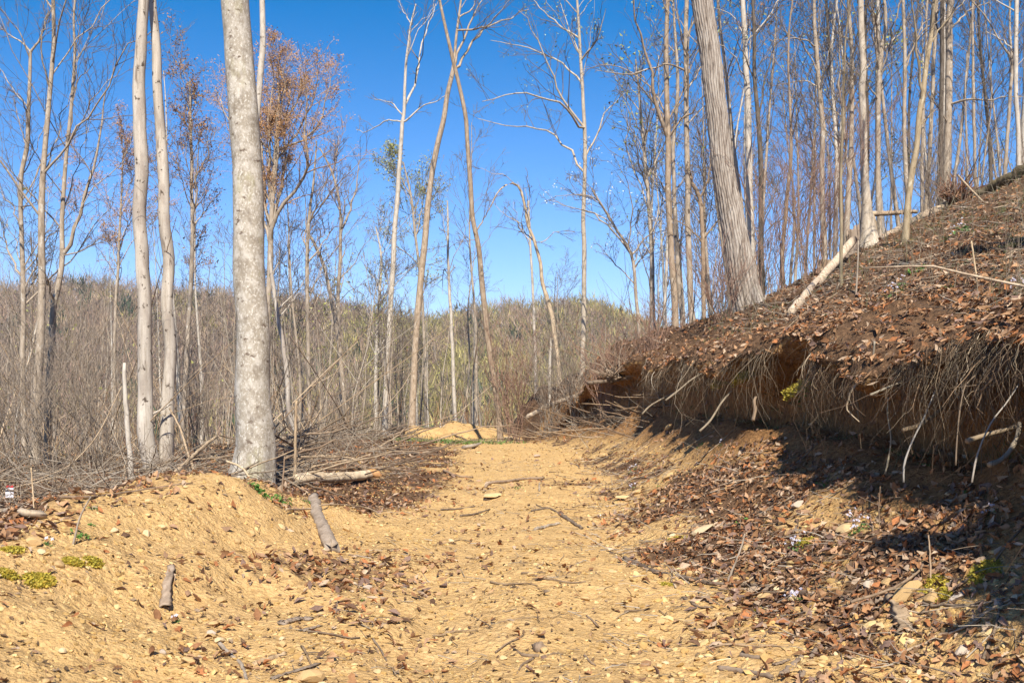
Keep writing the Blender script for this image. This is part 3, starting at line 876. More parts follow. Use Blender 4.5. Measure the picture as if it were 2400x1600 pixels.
def tree(label, pts, D, bark='tan', limbs=(), group=None, ext=3.0, tip=.02, auto=9, t0=.45, llen=.28, lang=.8, up=.35, n2=6, n3=5, n4=1,
         tips=None, tw=None, k=14, flare=1.3, lmax=5.0, seed=0, lean=0.0, name='tree', kind='tree', tcol=(1, 1, 1), wob=.5, rough=.035, base=True, furrow=0, thick=1.0, topcut=False, spread=1.0):
    rng = np.random.default_rng(abs(hash(label)) % 100000 if False else sum(ord(ch) * (i + 7) for i, ch in enumerate(label)) % 99991)
    W = np.array([[*pt(u, v, D + lean * (HV - v) / 900.0), w / F * D / 2] for (u, v, w) in pts])      # base first
    if base:
        g = gz(W[0, 0], W[0, 1])
        if W[0, 2] > g:
            d = W[0, :2] - (W[1, :2] - W[0, :2]) * .5 * (W[0, 2] - g) / max(W[1, 2] - W[0, 2], .3)
            W = np.concatenate([[[d[0], d[1], gz(d[0], d[1]) - .12, W[0, 3] * 1.08]], W])
        else:
            W[0, 2] = g - .12
    if ext > 0:
        d = nrm(W[-1, :3] - W[-2, :3])
        e1 = W[-1, :3] + d * ext * .5 + rng.normal(size=3) * .12 * ext * .3
        e2 = e1 + d * ext * .5 + rng.normal(size=3) * .12 * ext * .3
        W = np.concatenate([W, [[*e1, W[-1, 3] * .55 + tip * .4], [*e2, tip]]])
    L = np.linalg.norm(np.diff(W[:, :3], axis=0), axis=1).sum()
    m = int(np.clip(L / .22, 14, 70)) if not furrow else 260
    S = resample(W, m)
    S[:, 3] = np.maximum(np.interp(np.linspace(0, 1, m), np.linspace(0, 1, len(S)), S[:, 3]), .004)
    s = np.linspace(0, 1, m)
    hh = S[:, 2] - S[0, 2]
    if flare > 1: S[:, 3] *= 1 + (flare - 1) * np.exp(-np.abs(hh) / (S[0, 3] * 3 + .08))
    S[:, :2] += np.stack([vnoise(s * 14, s * 0 + ord(label[0]) + len(label), 3), vnoise(s * 14, s * 0 + len(label) * 1.7, 4)], 1) * (S[:, 3:4] * wob * .6)
    o0 = S[0, :3].copy(); o0[2] += .1
    rt = empty(name, o0, label, kind, group)
    kk = k if not furrow else furrow
    v, q, t = tubes(S[None, :, :3], S[None, :, 3], kk, topcut)
    nv = m * kk
    vv = v[:nv].reshape(m, kk, 3)
    cen = S[:, None, :3]
    a = np.arange(kk) / kk * 2 * math.pi
    if furrow:      # deep ridges of bark, wandering and meeting
        A, Hh = np.meshgrid(a, hh)
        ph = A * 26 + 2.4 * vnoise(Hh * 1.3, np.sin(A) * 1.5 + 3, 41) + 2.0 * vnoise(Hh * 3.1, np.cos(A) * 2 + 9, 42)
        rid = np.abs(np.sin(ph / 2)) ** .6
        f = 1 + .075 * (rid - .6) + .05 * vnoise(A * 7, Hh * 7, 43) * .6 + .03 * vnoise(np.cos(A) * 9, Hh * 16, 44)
    else:
        f = 1 + rough * (vnoise(np.cos(a)[None] * 1.6 + len(label), hh[:, None] * 2.0 + np.sin(a)[None] * 1.6, 45) + .6 * vnoise(np.cos(a)[None] * 3 + 5, hh[:, None] * 5.0 + np.sin(a)[None] * 3, 46))
        # root swell
        f = f + .16 * np.exp(-np.abs(hh[:, None]) / (S[0, 3] * 2 + .05)) * vnoise(np.cos(a)[None] * 2 + len(label), np.sin(a)[None] * 2 + hh[:, None] * 0, 47) * (flare > 1)
    vv = cen + (vv - cen) * f[:, :, None]
    v[:nv] = vv.reshape(-1, 3)
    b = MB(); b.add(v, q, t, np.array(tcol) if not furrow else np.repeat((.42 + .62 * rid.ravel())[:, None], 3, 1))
    link('trunk', b.mesh('trunk', M_BARK[bark], o0), rt, (0, 0, 0))
    LP, LR = [], []
    for (lp, w) in limbs:
        dd = rng.uniform(-.5, .5)
        A = np.array([pt(u_, v_, D + lean * (HV - v_) / 900.0 + dd * i) for i, (u_, v_) in enumerate(lp)])
        j = np.argmin(np.linalg.norm(S[:, :3] - A[0], axis=1))
        A[0] = S[j, :3]
        A = resample(A, 12)
        dst = np.concatenate([[0], np.cumsum(np.linalg.norm(np.diff(A, axis=0), axis=1))])
        A[1:-1] += rng.normal(size=(10, 3)) * .02 * dst[-1] * .4
        r0 = w / F * D / 2
        rr = r0 * (1 - .75 * np.linspace(0, 1, 12))
        bb = MB(); vv_, qq, tt = tubes(A[None], rr[None], 7)
        bb.add(vv_, qq, None, np.array(tcol))
        link('limb', bb.mesh('limb', M_BARK[bark], o0), rt, (0, 0, 0))
        LP.append(A); LR.append(rr)
    if auto:
        P0, R0 = grow(S[None, :, :3], S[None, :, 3], auto, t0, llen * spread, lang, 12, up, rng, .42, .045, .00022 * D, .18, lmax)
        for i in range(len(P0)):
            bb = MB(); vv_, qq, tt = tubes(P0[i:i + 1], R0[i:i + 1], 6)
            bb.add(vv_, qq, None, np.array(tcol))
            link('limb', bb.mesh('limb', M_BARK[bark], o0), rt, (0, 0, 0))
        LP += list(P0); LR += list(R0)
    if LP and n2:
        cb_ = crown_mesh(np.array(LP), np.array(LR), rng, D, tw or (.21, .165, .125), n2, n3, n4, tips=tips, thick=thick)
        link('twigs', cb_.mesh('twigs', M_TWIG, o0), rt, (0, 0, 0), kind='stuff')
    return rt

# --- left group
tree('slender wavy grey tree, leftmost of three tan trunks at far left', [(59, 1105, 14), (57, 950, 13), (53, 800, 12), (54, 663, 11), (48, 485, 10), (51, 408, 10), (64, 332, 10), (69, 204, 8), (71, 122, 7)], 19, 'tan',
     [([(69, 122), (48, 96), (25, 85), (0, 60)], 5), ([(71, 122), (92, 95), (108, 50), (122, 20)], 6), ([(60, 350), (45, 290), (35, 240), (30, 228)], 3), ([(48, 485), (70, 482), (82, 470), (80, 455)], 4), ([(54, 663), (25, 600), (0, 505)], 6)], ext=0, auto=14, t0=.35, llen=.26, n2=8)
tree('straight tan tree, middle of three trunks at far left', [(81, 1110, 20), (86, 900, 20), (92, 800, 19), (97, 612, 16), (99, 459, 14), (105, 357, 12), (115, 245, 11), (125, 92, 9), (127, -60, 8)], 18, 'tan', auto=16, t0=.35, ext=3, llen=.24, n2=8)
tree('forked tan tree, rightmost of three trunks at far left', [(110, 1105, 17), (114, 900, 16), (120, 796, 15), (125, 714, 14), (135, 679, 13), (146, 612, 12), (145, 510, 10), (153, 383, 9), (163, 286, 8), (171, 204, 7), (176, 128, 6), (173, 40, 5)], 18.5, 'tan',
     [([(147, 612), (165, 570), (179, 536), (199, 459), (219, 383), (235, 306), (245, 240), (247, 215)], 10), ([(153, 607), (190, 590), (225, 565), (245, 548)], 4), ([(125, 700), (112, 660), (106, 640)], 6)], auto=15, t0=.35, ext=2, llen=.26, n2=8)
tree('bleached dead trunk, left one of the white pair', [(350, 1112, 37), (347, 1000, 36), (342, 950, 35), (338, 800, 33), (333, 663, 31), (332, 510, 30), (330, 357, 30), (331, 255, 30), (331, 153, 27), (331, 0, 25), (331, -90, 24)], 15, 'snag', [([(352, 975), (374, 962), (392, 952), (402, 945)], 9)], auto=2, t0=.75, ext=1.5, k=22, n2=3, n3=3, n4=0, rough=.09, wob=.8)
tree('bleached dead trunk, right one of the white pair with dark holes', [(386, 1098, 31), (389, 1030, 31), (394, 979, 29), (401, 902, 30), (399, 800, 28), (396, 700, 27), (393, 612, 27), (391, 510, 25), (385, 408, 25), (378, 306, 24), (371, 204, 22), (362, 110, 20), (356, 0, 18), (352, -90, 17)], 15.3, 'snag', auto=2, t0=.75, ext=1.5, k=22, n2=3, n3=3, n4=0, rough=.11, wob=.8)
tree('thick smooth grey trunk mottled with white lichen, largest tree on the left', [(594, 1114, 87), (592, 1070, 82), (590, 1020, 79), (588, 900, 76), (586, 714, 73), (580, 560, 71), (574, 408, 69), (564, 200, 67), (555, 0, 63), (550, -120, 60)], 13, 'beech', auto=4, t0=.9, ext=3, tip=.12, k=40, rough=.03, flare=1.32, wob=.3)
tree('pale slim tree rising close behind the thick mottled trunk', [(626, 1010, 13), (622, 800, 13), (612, 650, 12), (600, 500, 12), (600, 330, 12), (604, 250, 13), (609, 178, 14), (616, 102, 14), (615, 0, 13), (613, -80, 12)], 21, 'pale', auto=6, t0=.75, ext=3)
tree('tall red budding maple with many upright stems behind the thick trunk', [(630, 1000, 15), (626, 800, 14), (630, 663, 14), (634, 587, 13), (638, 480, 11), (644, 380, 9), (650, 280, 7), (655, 200, 5)], 30, 'tan',
     [([(634, 587), (622, 480), (614, 380), (610, 300), (604, 220)], 10), ([(634, 587), (618, 500), (600, 400), (585, 300), (560, 200)], 8), ([(634, 560), (650, 510), (692, 444), (717, 403), (720, 357), (717, 281), (715, 200)], 10), ([(720, 357), (735, 310), (760, 250), (775, 180)], 6),
      ([(636, 540), (660, 420), (672, 300), (680, 190)], 9), ([(640, 460), (655, 330), (660, 220), (668, 150)], 7), ([(638, 500), (628, 380), (632, 260), (640, 160)], 8), ([(618, 480), (580, 380), (540, 290), (505, 210)], 7), ([(717, 300), (700, 230), (705, 150)], 6), ([(644, 400), (690, 320), (735, 230), (745, 160)], 6)],
     auto=10, t0=.62, ext=0, n2=12, n3=7, n4=4, tips=REDT, tw=(.50, .32, .19), llen=.22, up=.5)
tree('bent white birch like stem beside the red budding maple', [(692, 1018, 9), (684, 990, 10), (676, 953, 11), (672, 860, 11), (662, 800, 10), (651, 740, 10), (636, 638, 9), (632, 590, 7)], 24, 'snag', auto=3, t0=.6, ext=0, n3=3)
tree('thin tree with a wide forked top left of the open sky', [(801, 1006, 11), (796, 800, 10), (793, 690, 9), (799, 551, 8), (797, 490, 6), (780, 408, 5), (750, 347, 3)], 36, 'tan', [([(799, 551), (820, 490), (834, 440), (842, 375)], 6), ([(779, 408), (790, 360), (795, 310)], 3)], auto=10, t0=.55, ext=0, n2=8, n3=5, llen=.2, tw=(.24, .19, .16), up=.5)
tree('leaning thin grey trunk behind the forked thin tree', [(800, 850, 10), (784, 740, 10), (776, 704, 9), (763, 638, 8), (735, 566, 7), (715, 540, 4)], 33, 'tan', auto=4, t0=.6, ext=0, n3=3, base=True)
tree('slim brown tree between the maple and the forked thin tree', [(725, 1014, 10), (722, 800, 9), (720, 638, 9), (725, 510, 7), (735, 420, 5), (742, 330, 3)], 30, 'tan', auto=14, t0=.4, ext=0, n2=7, n3=5, llen=.24, tw=(.25, .18, .15), up=.4)
tree('thin pale tree in front of a young budding one right of the white pair', [(428, 1005, 13), (436, 860, 12), (446, 700, 10), (450, 560, 9), (449, 420, 8), (447, 300, 6), (445, 190, 4)], 26, 'tan', [([(447, 560), (458, 470), (464, 380), (468, 300)], 6), ([(450, 540), (490, 480), (520, 450)], 4)], auto=14, t0=.4, ext=0, n2=9, n3=6, n4=3, tips=[(.6, .05, [(.34, .16, .07), (.40, .24, .09)], 1, .08)], tw=(.27, .18, .12), llen=.22)
tree('short bare snag standing alone left of the white pair', [(308, 1140, 12), (302, 1040, 11), (296, 960, 11), (291, 880, 9), (292, 850, 7)], 13.5, 'pale', auto=0, ext=0, topcut=True)
tree('thin red budding tree glimpsed left of the white pair', [(270, 1010, 8), (268, 860, 8), (272, 700, 7), (280, 560, 6), (285, 440, 4), (290, 350, 3)], 34, 'tan', auto=14, t0=.5, ext=0, n2=9, n3=6, n4=3, tips=REDT, tw=(.48, .29, .16), llen=.28, up=.4)
# --- middle group
tree('pale straight tree with dead side arms left of the crossing pair', [(903, 1000, 14), (906, 900, 13), (910, 800, 12), (921, 612, 12), (929, 485, 11), (937, 383, 10), (942, 291, 9), (947, 265, 8), (949, 204, 7), (952, 143, 6), (957, 102, 5), (962, 61, 4), (975, 10, 3)], 37, 'pale',
     [([(947, 270), (952, 250), (965, 214), (975, 179), (985, 133), (995, 82), (1008, 46), (1021, 10)], 7), ([(944, 284), (957, 278), (988, 250), (1023, 237), (1044, 224)], 5), ([(938, 293), (906, 281), (881, 296), (855, 309), (835, 304)], 4), ([(941, 268), (921, 245), (901, 237), (876, 232)], 4), ([(962, 61), (950, 35), (935, 0)], 3)],
     auto=3, t0=.8, ext=0, n2=5, n3=3, n4=1, wob=.3)
tree('leaning tree with fanned top, left leg of the crossing pair', [(965, 998, 17), (970, 900, 16), (975, 800, 15), (988, 638, 15), (996, 561, 15), (1008, 434, 13), (1023, 347, 13), (1039, 281, 12), (1049, 219, 11), (1062, 165, 10), (1066, 128, 7), (1070, 77, 6), (1076, 33, 5), (1083, -20, 4)], 37, 'tan',
     [([(1062, 165), (1072, 125), (1084, 97), (1104, 46), (1117, 23), (1145, -15)], 7), ([(1061, 170), (1078, 150), (1094, 120), (1119, 84), (1150, 59), (1191, 43), (1239, 23)], 7), ([(1119, 84), (1130, 66), (1165, 36), (1200, -5)], 5), ([(1104, 46), (1108, 20), (1115, -20)], 4)],
     auto=2, t0=.85, ext=0, n2=6, n3=4, n4=2, wob=.25, tcol=(1.05, 1.0, .95))
tree('curved brown tree, right leg of the crossing pair', [(1169, 975, 14), (1160, 900, 14), (1145, 800, 13), (1131, 689, 13), (1123, 587, 12), (1108, 510, 11), (1103, 434, 11), (1095, 332, 10), (1090, 270, 10), (1075, 194, 9), (1062, 143, 9), (1052, 102, 8), (1039, 41, 7), (1029, -10, 6)], 31.5, 'tan',
     [([(1118, 545), (1141, 500), (1160, 462)], 4), ([(1095, 560), (1075, 568), (1060, 575)], 2)], auto=2, t0=.9, ext=2, wob=.35, tcol=(.86, .80, .74))
tree('sapling bent over in an arch with its bare tip hanging', [(1312, 885, 9), (1302, 800, 10), (1287, 714, 10), (1271, 658, 9), (1266, 612, 8), (1251, 561, 7), (1238, 531, 7), (1231, 485, 6), (1220, 444, 6), (1203, 430, 5), (1186, 433, 4), (1166, 452, 3), (1150, 485, 3)], 34, 'pale', [([(1238, 535), (1262, 570), (1300, 545), (1352, 545)], 3), ([(1230, 480), (1222, 520), (1226, 560)], 2)], auto=3, t0=.6, ext=0, n2=5, n3=3, n4=1, tcol=(1.0, .88, .72))
tree('thin straight pole of a tree left of the arching sapling', [(1256, 960, 7), (1254, 800, 7), (1248, 663, 6), (1242, 541, 5), (1239, 470, 3)], 38, 'pale', auto=4, t0=.6, ext=0, n3=3)
tree('short broken stub of a tree below the arching sapling', [(1288, 915, 8), (1289, 850, 7), (1291, 792, 4)], 33, 'pale', auto=0, ext=0)
tree('tree with long limbs sweeping left over the open sky', [(1365, 870, 12), (1366, 800, 12), (1368, 612, 11), (1368, 510, 10), (1371, 408, 9), (1371, 306, 9), (1366, 230, 8), (1361, 128, 7), (1356, 51, 6), (1350, -20, 5)], 30, 'pale',
     [([(1368, 306), (1353, 286), (1330, 255), (1302, 235), (1251, 224), (1200, 219), (1130, 238)], 6), ([(1368, 301), (1322, 240), (1297, 179), (1271, 117), (1241, 56), (1215, 25)], 6), ([(1369, 403), (1338, 357), (1302, 316), (1282, 304), (1231, 298), (1200, 293), (1120, 278)], 6),
      ([(1366, 200), (1322, 153), (1277, 128), (1220, 107), (1150, 95)], 5), ([(1371, 360), (1404, 306), (1424, 255), (1455, 224), (1476, 214)], 5), ([(1360, 90), (1312, 61), (1266, 20), (1240, -10)], 5), ([(1369, 500), (1420, 515), (1460, 560)], 4), ([(1366, 150), (1400, 90), (1420, 20)], 5), ([(1362, 120), (1330, 60), (1310, 0)], 4)],
     auto=6, t0=.6, ext=2, n2=7, n3=4, n4=2, tips=GRNS, wob=.5, tcol=(.9, .86, .80))
tree('thin tree with yellow green haze of young leaves behind the pale straight tree', [(1000, 1000, 8), (997, 860, 8), (990, 700, 7), (975, 560, 6), (962, 450, 5), (945, 380, 3)], 52, 'tan', [([(975, 560), (990, 480), (1000, 420), (1010, 380)], 4), ([(962, 460), (930, 400), (910, 360)], 4)], auto=12, t0=.55, ext=0, n2=8, n3=5, n4=2, tips=[(.7, .09, [(.36, .34, .09), (.42, .40, .12)], 2, .15)], tw=(.26, .22, .16), llen=.22, up=.5)
tree('thin twig headed tree just left of the pale straight tree', [(880, 985, 8), (882, 800, 7), (890, 690, 6), (893, 600, 5), (880, 530, 3)], 46, 'pale', auto=16, t0=.4, ext=0, n2=8, n3=5, n4=2, tips=[(.4, .07, [(.34, .33, .10)], 1, .15)], tw=(.24, .20, .17), llen=.3, up=.5)
tree('crooked dead pole with short side stubs between the crossing pair', [(1065, 985, 9), (1060, 800, 8), (1054, 690, 7), (1050, 610, 6), (1050, 540, 5), (1048, 470, 3)], 42, 'pale', [([(1050, 650), (1040, 632), (1037, 690)], 3), ([(1052, 640), (1069, 620)], 3), ([(1050, 545), (1030, 535)], 2)], auto=4, t0=.6, ext=0, n2=4, n3=3, n4=1)
# --- right group
tree('tree hung with white dogwood blossom above the leafy nose of the slope', [(1500, 800, 8), (1492, 700, 8), (1480, 600, 7), (1440, 530, 6), (1410, 480, 5), (1385, 440, 3)], 27, 'tan', [([(1480, 600), (1440, 545), (1395, 505), (1330, 480), (1285, 470)], 5), ([(1440, 530), (1400, 470), (1350, 455), (1300, 460)], 4), ([(1470, 580), (1480, 500), (1470, 430), (1450, 385)], 4), ([(1480, 600), (1540, 520), (1560, 430)], 4)], auto=8, t0=.4, ext=0, n2=7, n3=5, n4=2, tips=WHTT, llen=.3, up=.15)
tree('tan tree whose left stem leans in to join it, with a dark lower side', [(1582, 762, 17), (1575, 612, 15), (1567, 459, 14), (1565, 306, 13), (1562, 153, 11), (1565, 0, 10), (1566, -80, 9)], 26, 'tan', [([(1563, 330), (1542, 265), (1527, 179), (1506, 102), (1490, 51), (1482, -20)], 10), ([(1565, 280), (1530, 210), (1440, 150), (1360, 165)], 4)], auto=9, t0=.45, ext=3, n2=6, n3=4, tcol=(.92, .86, .80))
tree('straight tan tree right of the joined pair', [(1622, 770, 15), (1613, 510, 13), (1608, 255, 12), (1608, 0, 10), (1608, -80, 9)], 26, 'tan', [([(1608, 160), (1560, 150), (1480, 175), (1395, 165)], 5), ([(1610, 300), (1660, 240), (1700, 225)], 4)], auto=8, t0=.5, ext=3, n2=6, n3=4)
tree('slim brown tree partly hidden by the joined pair', [(1600, 765, 12), (1590, 640, 11), (1582, 520, 10), (1578, 360, 9), (1588, 200, 8), (1580, 60, 6)], 29, 'tan', auto=9, t0=.4, ext=2, tips=[(.5, .07, [(.36, .38, .10), (.42, .44, .14)], 1, .12)])
tree('grey green hazed tree left of the joined pair', [(1530, 770, 11), (1528, 600, 10), (1518, 450, 9), (1508, 330, 8), (1498, 220, 6), (1490, 140, 4)], 30, 'pale', [([(1515, 420), (1560, 330), (1580, 260)], 5), ([(1508, 330), (1480, 260), (1450, 210)], 4)], auto=12, t0=.4, ext=0, n2=7, n3=5, tips=[(.5, .075, [(.34, .36, .09), (.40, .42, .12)], 1, .14)], tcol=(.9, .85, .8))
tree('short crooked tree with a broken forked head', [(1650, 760, 11), (1648, 612, 10), (1644, 510, 10), (1639, 459, 10), (1622, 428, 8)], 26, 'tan', [([(1639, 465), (1655, 434), (1664, 390), (1668, 330)], 6), ([(1625, 432), (1615, 400), (1612, 380)], 6), ([(1648, 560), (1680, 520), (1700, 500)], 4)], auto=6, t0=.5, ext=0, tcol=(.85, .76, .68))
tree('big leaning trunk with deep furrowed bark on the lip of the slope', [(1765, 748, 78), (1756, 720, 68), (1748, 690, 62), (1733, 612, 57), (1715, 510, 53), (1697, 408, 50), (1678, 255, 48), (1660, 102, 48), (1645, 0, 48), (1630, -110, 46)], 20, 'furrow', auto=4, t0=.88, ext=3, tip=.1, furrow=220, flare=1.2, wob=.1)
tree('tan stem showing just right of the big leaning trunk', [(1748, 700, 11), (1740, 540, 10), (1731, 434, 10), (1718, 332, 9), (1705, 204, 8), (1690, 77, 7), (1680, -40, 6)], 25, 'tan', auto=6, t0=.5, ext=2, tips=GRNS)
tree('pale barked tree standing behind the big leaning trunk', [(1768, 715, 18), (1762, 600, 17), (1759, 510, 17), (1754, 306, 15), (1748, 153, 13), (1741, 0, 11), (1738, -80, 10)], 24, 'pale', [([(1750, 200), (1720, 130), (1660, 90)], 4), ([(1745, 100), (1720, 40), (1680, 20)], 4)], auto=8, t0=.5, ext=2, tips=GRNS)
tree('dark mossy tree right of the big leaning trunk', [(1786, 700, 15), (1784, 620, 14), (1784, 510, 12), (1784, 408, 12), (1777, 281, 10), (1769, 179, 9), (1769, 102, 8), (1764, 0, 7)], 23, 'dark', [([(1777, 281), (1795, 200), (1812, 120), (1870, 60), (1890, 40)], 5), ([(1772, 200), (1740, 120), (1700, 40)], 4)], auto=6, t0=.5, ext=2)
tree('thin brown tree with a dark split in its stem', [(1836, 660, 9), (1834, 590, 9), (1843, 485, 9), (1854, 357, 8), (1851, 245, 6), (1848, 150, 5), (1850, 60, 4)], 22, 'tan', auto=9, t0=.35, ext=2, tcol=(.85, .78, .72), llen=.2)
tree('slim grey tree rising above the sawn stump', [(1932, 630, 13), (1928, 459, 12), (1928, 306, 11), (1922, 230, 10), (1912, 102, 9), (1907, 0, 8), (1905, -60, 7)], 23, 'tan', [([(1920, 210), (1890, 190), (1850, 195), (1800, 205)], 4), ([(1912, 110), (1870, 90), (1800, 95)], 4)], auto=8, t0=.4, ext=2, llen=.2)
tree('near sapling with greenish bark in front of the leaning bleached log', [(1973, 760, 8), (1972, 612, 8), (1971, 459, 7), (1974, 330, 6), (1978, 204, 5), (1982, 90, 4)], 15, 'tan', auto=12, t0=.35, ext=1, llen=.22, tcol=(.78, .76, .64), lmax=1.6)
tree('twin stemmed tree just left of the pale snag with a hollow base', [(1985, 560, 15), (1988, 500, 14), (1990, 434, 12), (1996, 255, 10), (1996, 128, 9), (1990, 0, 8)], 26, 'tan', [([(1990, 434), (1978, 330), (1970, 200), (1965, 60)], 8)], auto=8, t0=.45, ext=2)
tree('pale tree with a broken hollow base and flared roots', [(2032, 600, 62), (2030, 570, 46), (2029, 530, 32), (2028, 490, 24), (2027, 459, 20), (2022, 306, 17), (2022, 153, 15), (2017, 0, 13), (2014, -80, 12)], 22, 'pale', [([(2024, 175), (2032, 160), (2040, 148)], 5), ([(2026, 120), (2034, 112), (2042, 108)], 4)], auto=6, t0=.6, ext=2, flare=1.1, rough=.09, k=22, tcol=(.92, .88, .82))
tree('forked tan tree right of the pale hollow based tree', [(2061, 570, 12), (2058, 408, 12), (2060, 255, 11), (2063, 128, 11), (2072, 90, 8), (2076, 51, 8), (2070, -20, 7)], 25, 'tan', [([(2063, 128), (2055, 60), (2050, 40), (2036, 5)], 7), ([(2060, 240), (2020, 180), (1960, 120)], 4)], auto=8, t0=.5, ext=2)
tree('slim tree half behind the near leaning sapling on the slope', [(2130, 500, 11), (2127, 444, 11), (2121, 383, 10), (2119, 255, 9), (2121, 102, 8), (2116, 0, 7), (2114, -70, 6)], 24, 'tan', auto=8, t0=.45, ext=2)
tree('near leaning tree with mossy upper stem standing on the open slope', [(2122, 596, 17), (2127, 500, 15), (2139, 408, 14), (2149, 332, 13), (2157, 245, 13), (2172, 153, 11), (2185, 51, 10), (2193, -20, 9)], 18.5, 'tan', [([(2157, 250), (2152, 128), (2139, 25), (2134, -30)], 8), ([(2160, 300), (2180, 270), (2195, 255)], 4)], auto=7, t0=.5, ext=2, tcol=(.98, .94, .78))
tree('slim straight tree, first behind the near leaning tree', [(2160, 535, 8), (2161, 420, 8), (2162, 306, 7), (2170, 150, 6), (2172, 20, 5)], 25, 'tan', auto=7, t0=.5, ext=2)
tree('slim straight tree, second behind the near leaning tree', [(2170, 535, 10), (2175, 408, 9), (2183, 255, 9), (2193, 51, 8), (2196, -40, 7)], 25.5, 'tan', auto=7, t0=.5, ext=2)
tree('dark narrow tree beside the thick tan trunk at right', [(2205, 480, 12), (2206, 380, 11), (2207, 200, 10), (2208, 51, 9), (2212, -40, 8)], 24.5, 'dark', auto=6, t0=.5, ext=2)
tree('thick tan trunk behind the reddish root plate at right', [(2216, 478, 19), (2218, 357, 17), (2223, 153, 16), (2226, 0, 15), (2228, -90, 14)], 25, 'tan', [([(2224, 75), (2245, 50), (2270, 25), (2320, 5)], 6), ([(2218, 245), (2260, 235), (2310, 234), (2400, 227)], 6), ([(2220, 290), (2190, 240), (2170, 220)], 4)], auto=7, t0=.5, ext=3)
tree('thin pole tree right of the reddish root plate', [(2287, 440, 7), (2284, 330, 7), (2282, 230, 7), (2280, 77, 5), (2279, -30, 4)], 27, 'tan', auto=8, t0=.45, ext=2)
tree('very thin sapling between root plate and pole tree', [(2267, 425, 5), (2266, 340, 5), (2264, 275, 4), (2262, 200, 3)], 27, 'tan', auto=7, t0=.4, ext=1)
tree('leaning thin tree near the right edge', [(2356, 415, 8), (2361, 306, 8), (2371, 153, 7), (2345, 100, 4), (2310, 40, 3)], 24, 'tan', auto=8, t0=.4, ext=1)
tree('pale barked tree at the very right edge', [(2390, 400, 11), (2386, 300, 10), (2382, 204, 10), (2382, 0, 9), (2381, -60, 8)], 23, 'pale', [([(2384, 120), (2340, 90), (2290, 60)], 4)], auto=8, t0=.4, ext=2)
print('hand trees done')

# tree out of view on the slope, whose shadow lies across the leaves
W0 = [5.75, 5.2]
def free_tree(label, x, y, h, r, bark, group=None, seed=0, auto=9, lean=(0, 0), n2=5, n3=4, n4=1, tips=None, tw=(.21, .165, .125), t0=.35, llen=.26, kind='tree', thick=1.0, up=.4):
    rng = np.random.default_rng(seed)
    z0 = gz(x, y) - .15
    m = 26
    s = np.linspace(0, 1, m)
    P = np.stack([x + lean[0] * s * h + .25 * h / 15 * vnoise(s * 3.2, s * 0 + seed, 3), y + lean[1] * s * h + .25 * h / 15 * vnoise(s * 3.2, s * 0 + seed * 1.3, 4), z0 + s * h], 1)
    P[:, :2] -= P[0, :2] - np.array([x, y])
    R = r * (1 - .86 * s ** .9) * (1 + .3 * np.exp(-s * 40))
    o0 = P[0].copy()
    rt = empty('tree', o0, label, kind, group)
    v, q, t = tubes(P[None], R[None], 9)
    b = MB(); b.add(v, q)
    link('trunk', b.mesh('trunk', M_BARK[bark], o0), rt, (0, 0, 0))
    P0, R0 = grow(P[None], R[None], auto, t0, llen, .8, 9, up, rng, .42, .05, .00022 * y, .18, 5)
    cb_ = crown_mesh(P0, R0, rng, max(y, 12), tw, n2, n3, n4, tips=tips, thick=thick)
    v, q, t = tubes(P0, R0, 5); cb_.add(v, q, None, np.array(tw) * 1.1)
    link('crown', cb_.mesh('crown', M_TWIG, o0), rt, (0, 0, 0), kind='stuff')
    return rt
free_tree('bare tree standing high on the leafy slope outside the right edge of the view', 6.0, 4.6, 17, .17, 'tan', seed=5, auto=7, t0=.6)

# leaning broken trunk on the bank outside the right edge; its shadow falls across the apron
log('broken two pronged trunk leaning out from the bank outside the right edge of the view', [], 0) if False else None
rt = empty('leaning_snag', (4.3, 2.3, gz(4.3, 2.3)), 'broken two pronged trunk leaning out over the track from the bank outside the right edge', 'dead tree')
for nm, e, r0, r1 in (('trunk', (2.72, 3.6, 3.96), .34, .10), ('prong', (2.62, 2.7, 3.25), .22, .05)):
    A_ = resample(np.array([(4.3, 2.3, gz(4.3, 2.3) - .1), (3.6, 2.3 + (e[1] - 2.3) * .5 + .1, gz(4.3, 2.3) * .5 + e[2] * .5 + .15), e]), 14)
    v, q, t = tubes(A_[None], np.linspace(r0, r1, 14)[None] * (1 + .2 * vnoise(np.arange(14) * .8, np.arange(14) * 0, 191)), 12, True)
    b = MB(); b.add(v, q, t, np.array([.9, .8, .7]))
    link(nm, b.mesh(nm, M_BARK['tan'], A_[0]), rt, A_[0] - np.array([4.3, 2.3, gz(4.3, 2.3)]))

# --- trees of the background: a few grown once, then copied
GR = np.random.default_rng(77)
PROTO = []
for i in range(9):
    tips = [None, None, None, None, [(.35, .08, [(.36, .37, .10), (.42, .42, .14)], 1, .14)], None, [(.5, .08, [(.33, .16, .07), (.38, .21, .09)], 1, .14)], None, [(.7, .10, [(.34, .36, .08), (.42, .42, .12)], 1, .16)]][i]
    tw = [(.22, .175, .135), (.26, .21, .165), (.18, .14, .11)][i % 3]
    r = free_tree('x', 0.0, 40.0 + .001 * i, [15, 17, 13, 16, 14, 12, 13, 18, 11][i], [.10, .12, .07, .11, .08, .06, .07, .12, .06][i], ['tan', 'pale', 'tan', 'dark', 'pale', 'tan', 'pale', 'tan', 'tan'][i], seed=200 + i, auto=12, lean=(GR.normal() * .03, 0), n2=6, n3=4, n4=1, tips=tips, tw=tw, t0=.35, thick=1.0, up=.5)
    kids = list(r.children)
    PROTO.append((r, kids))
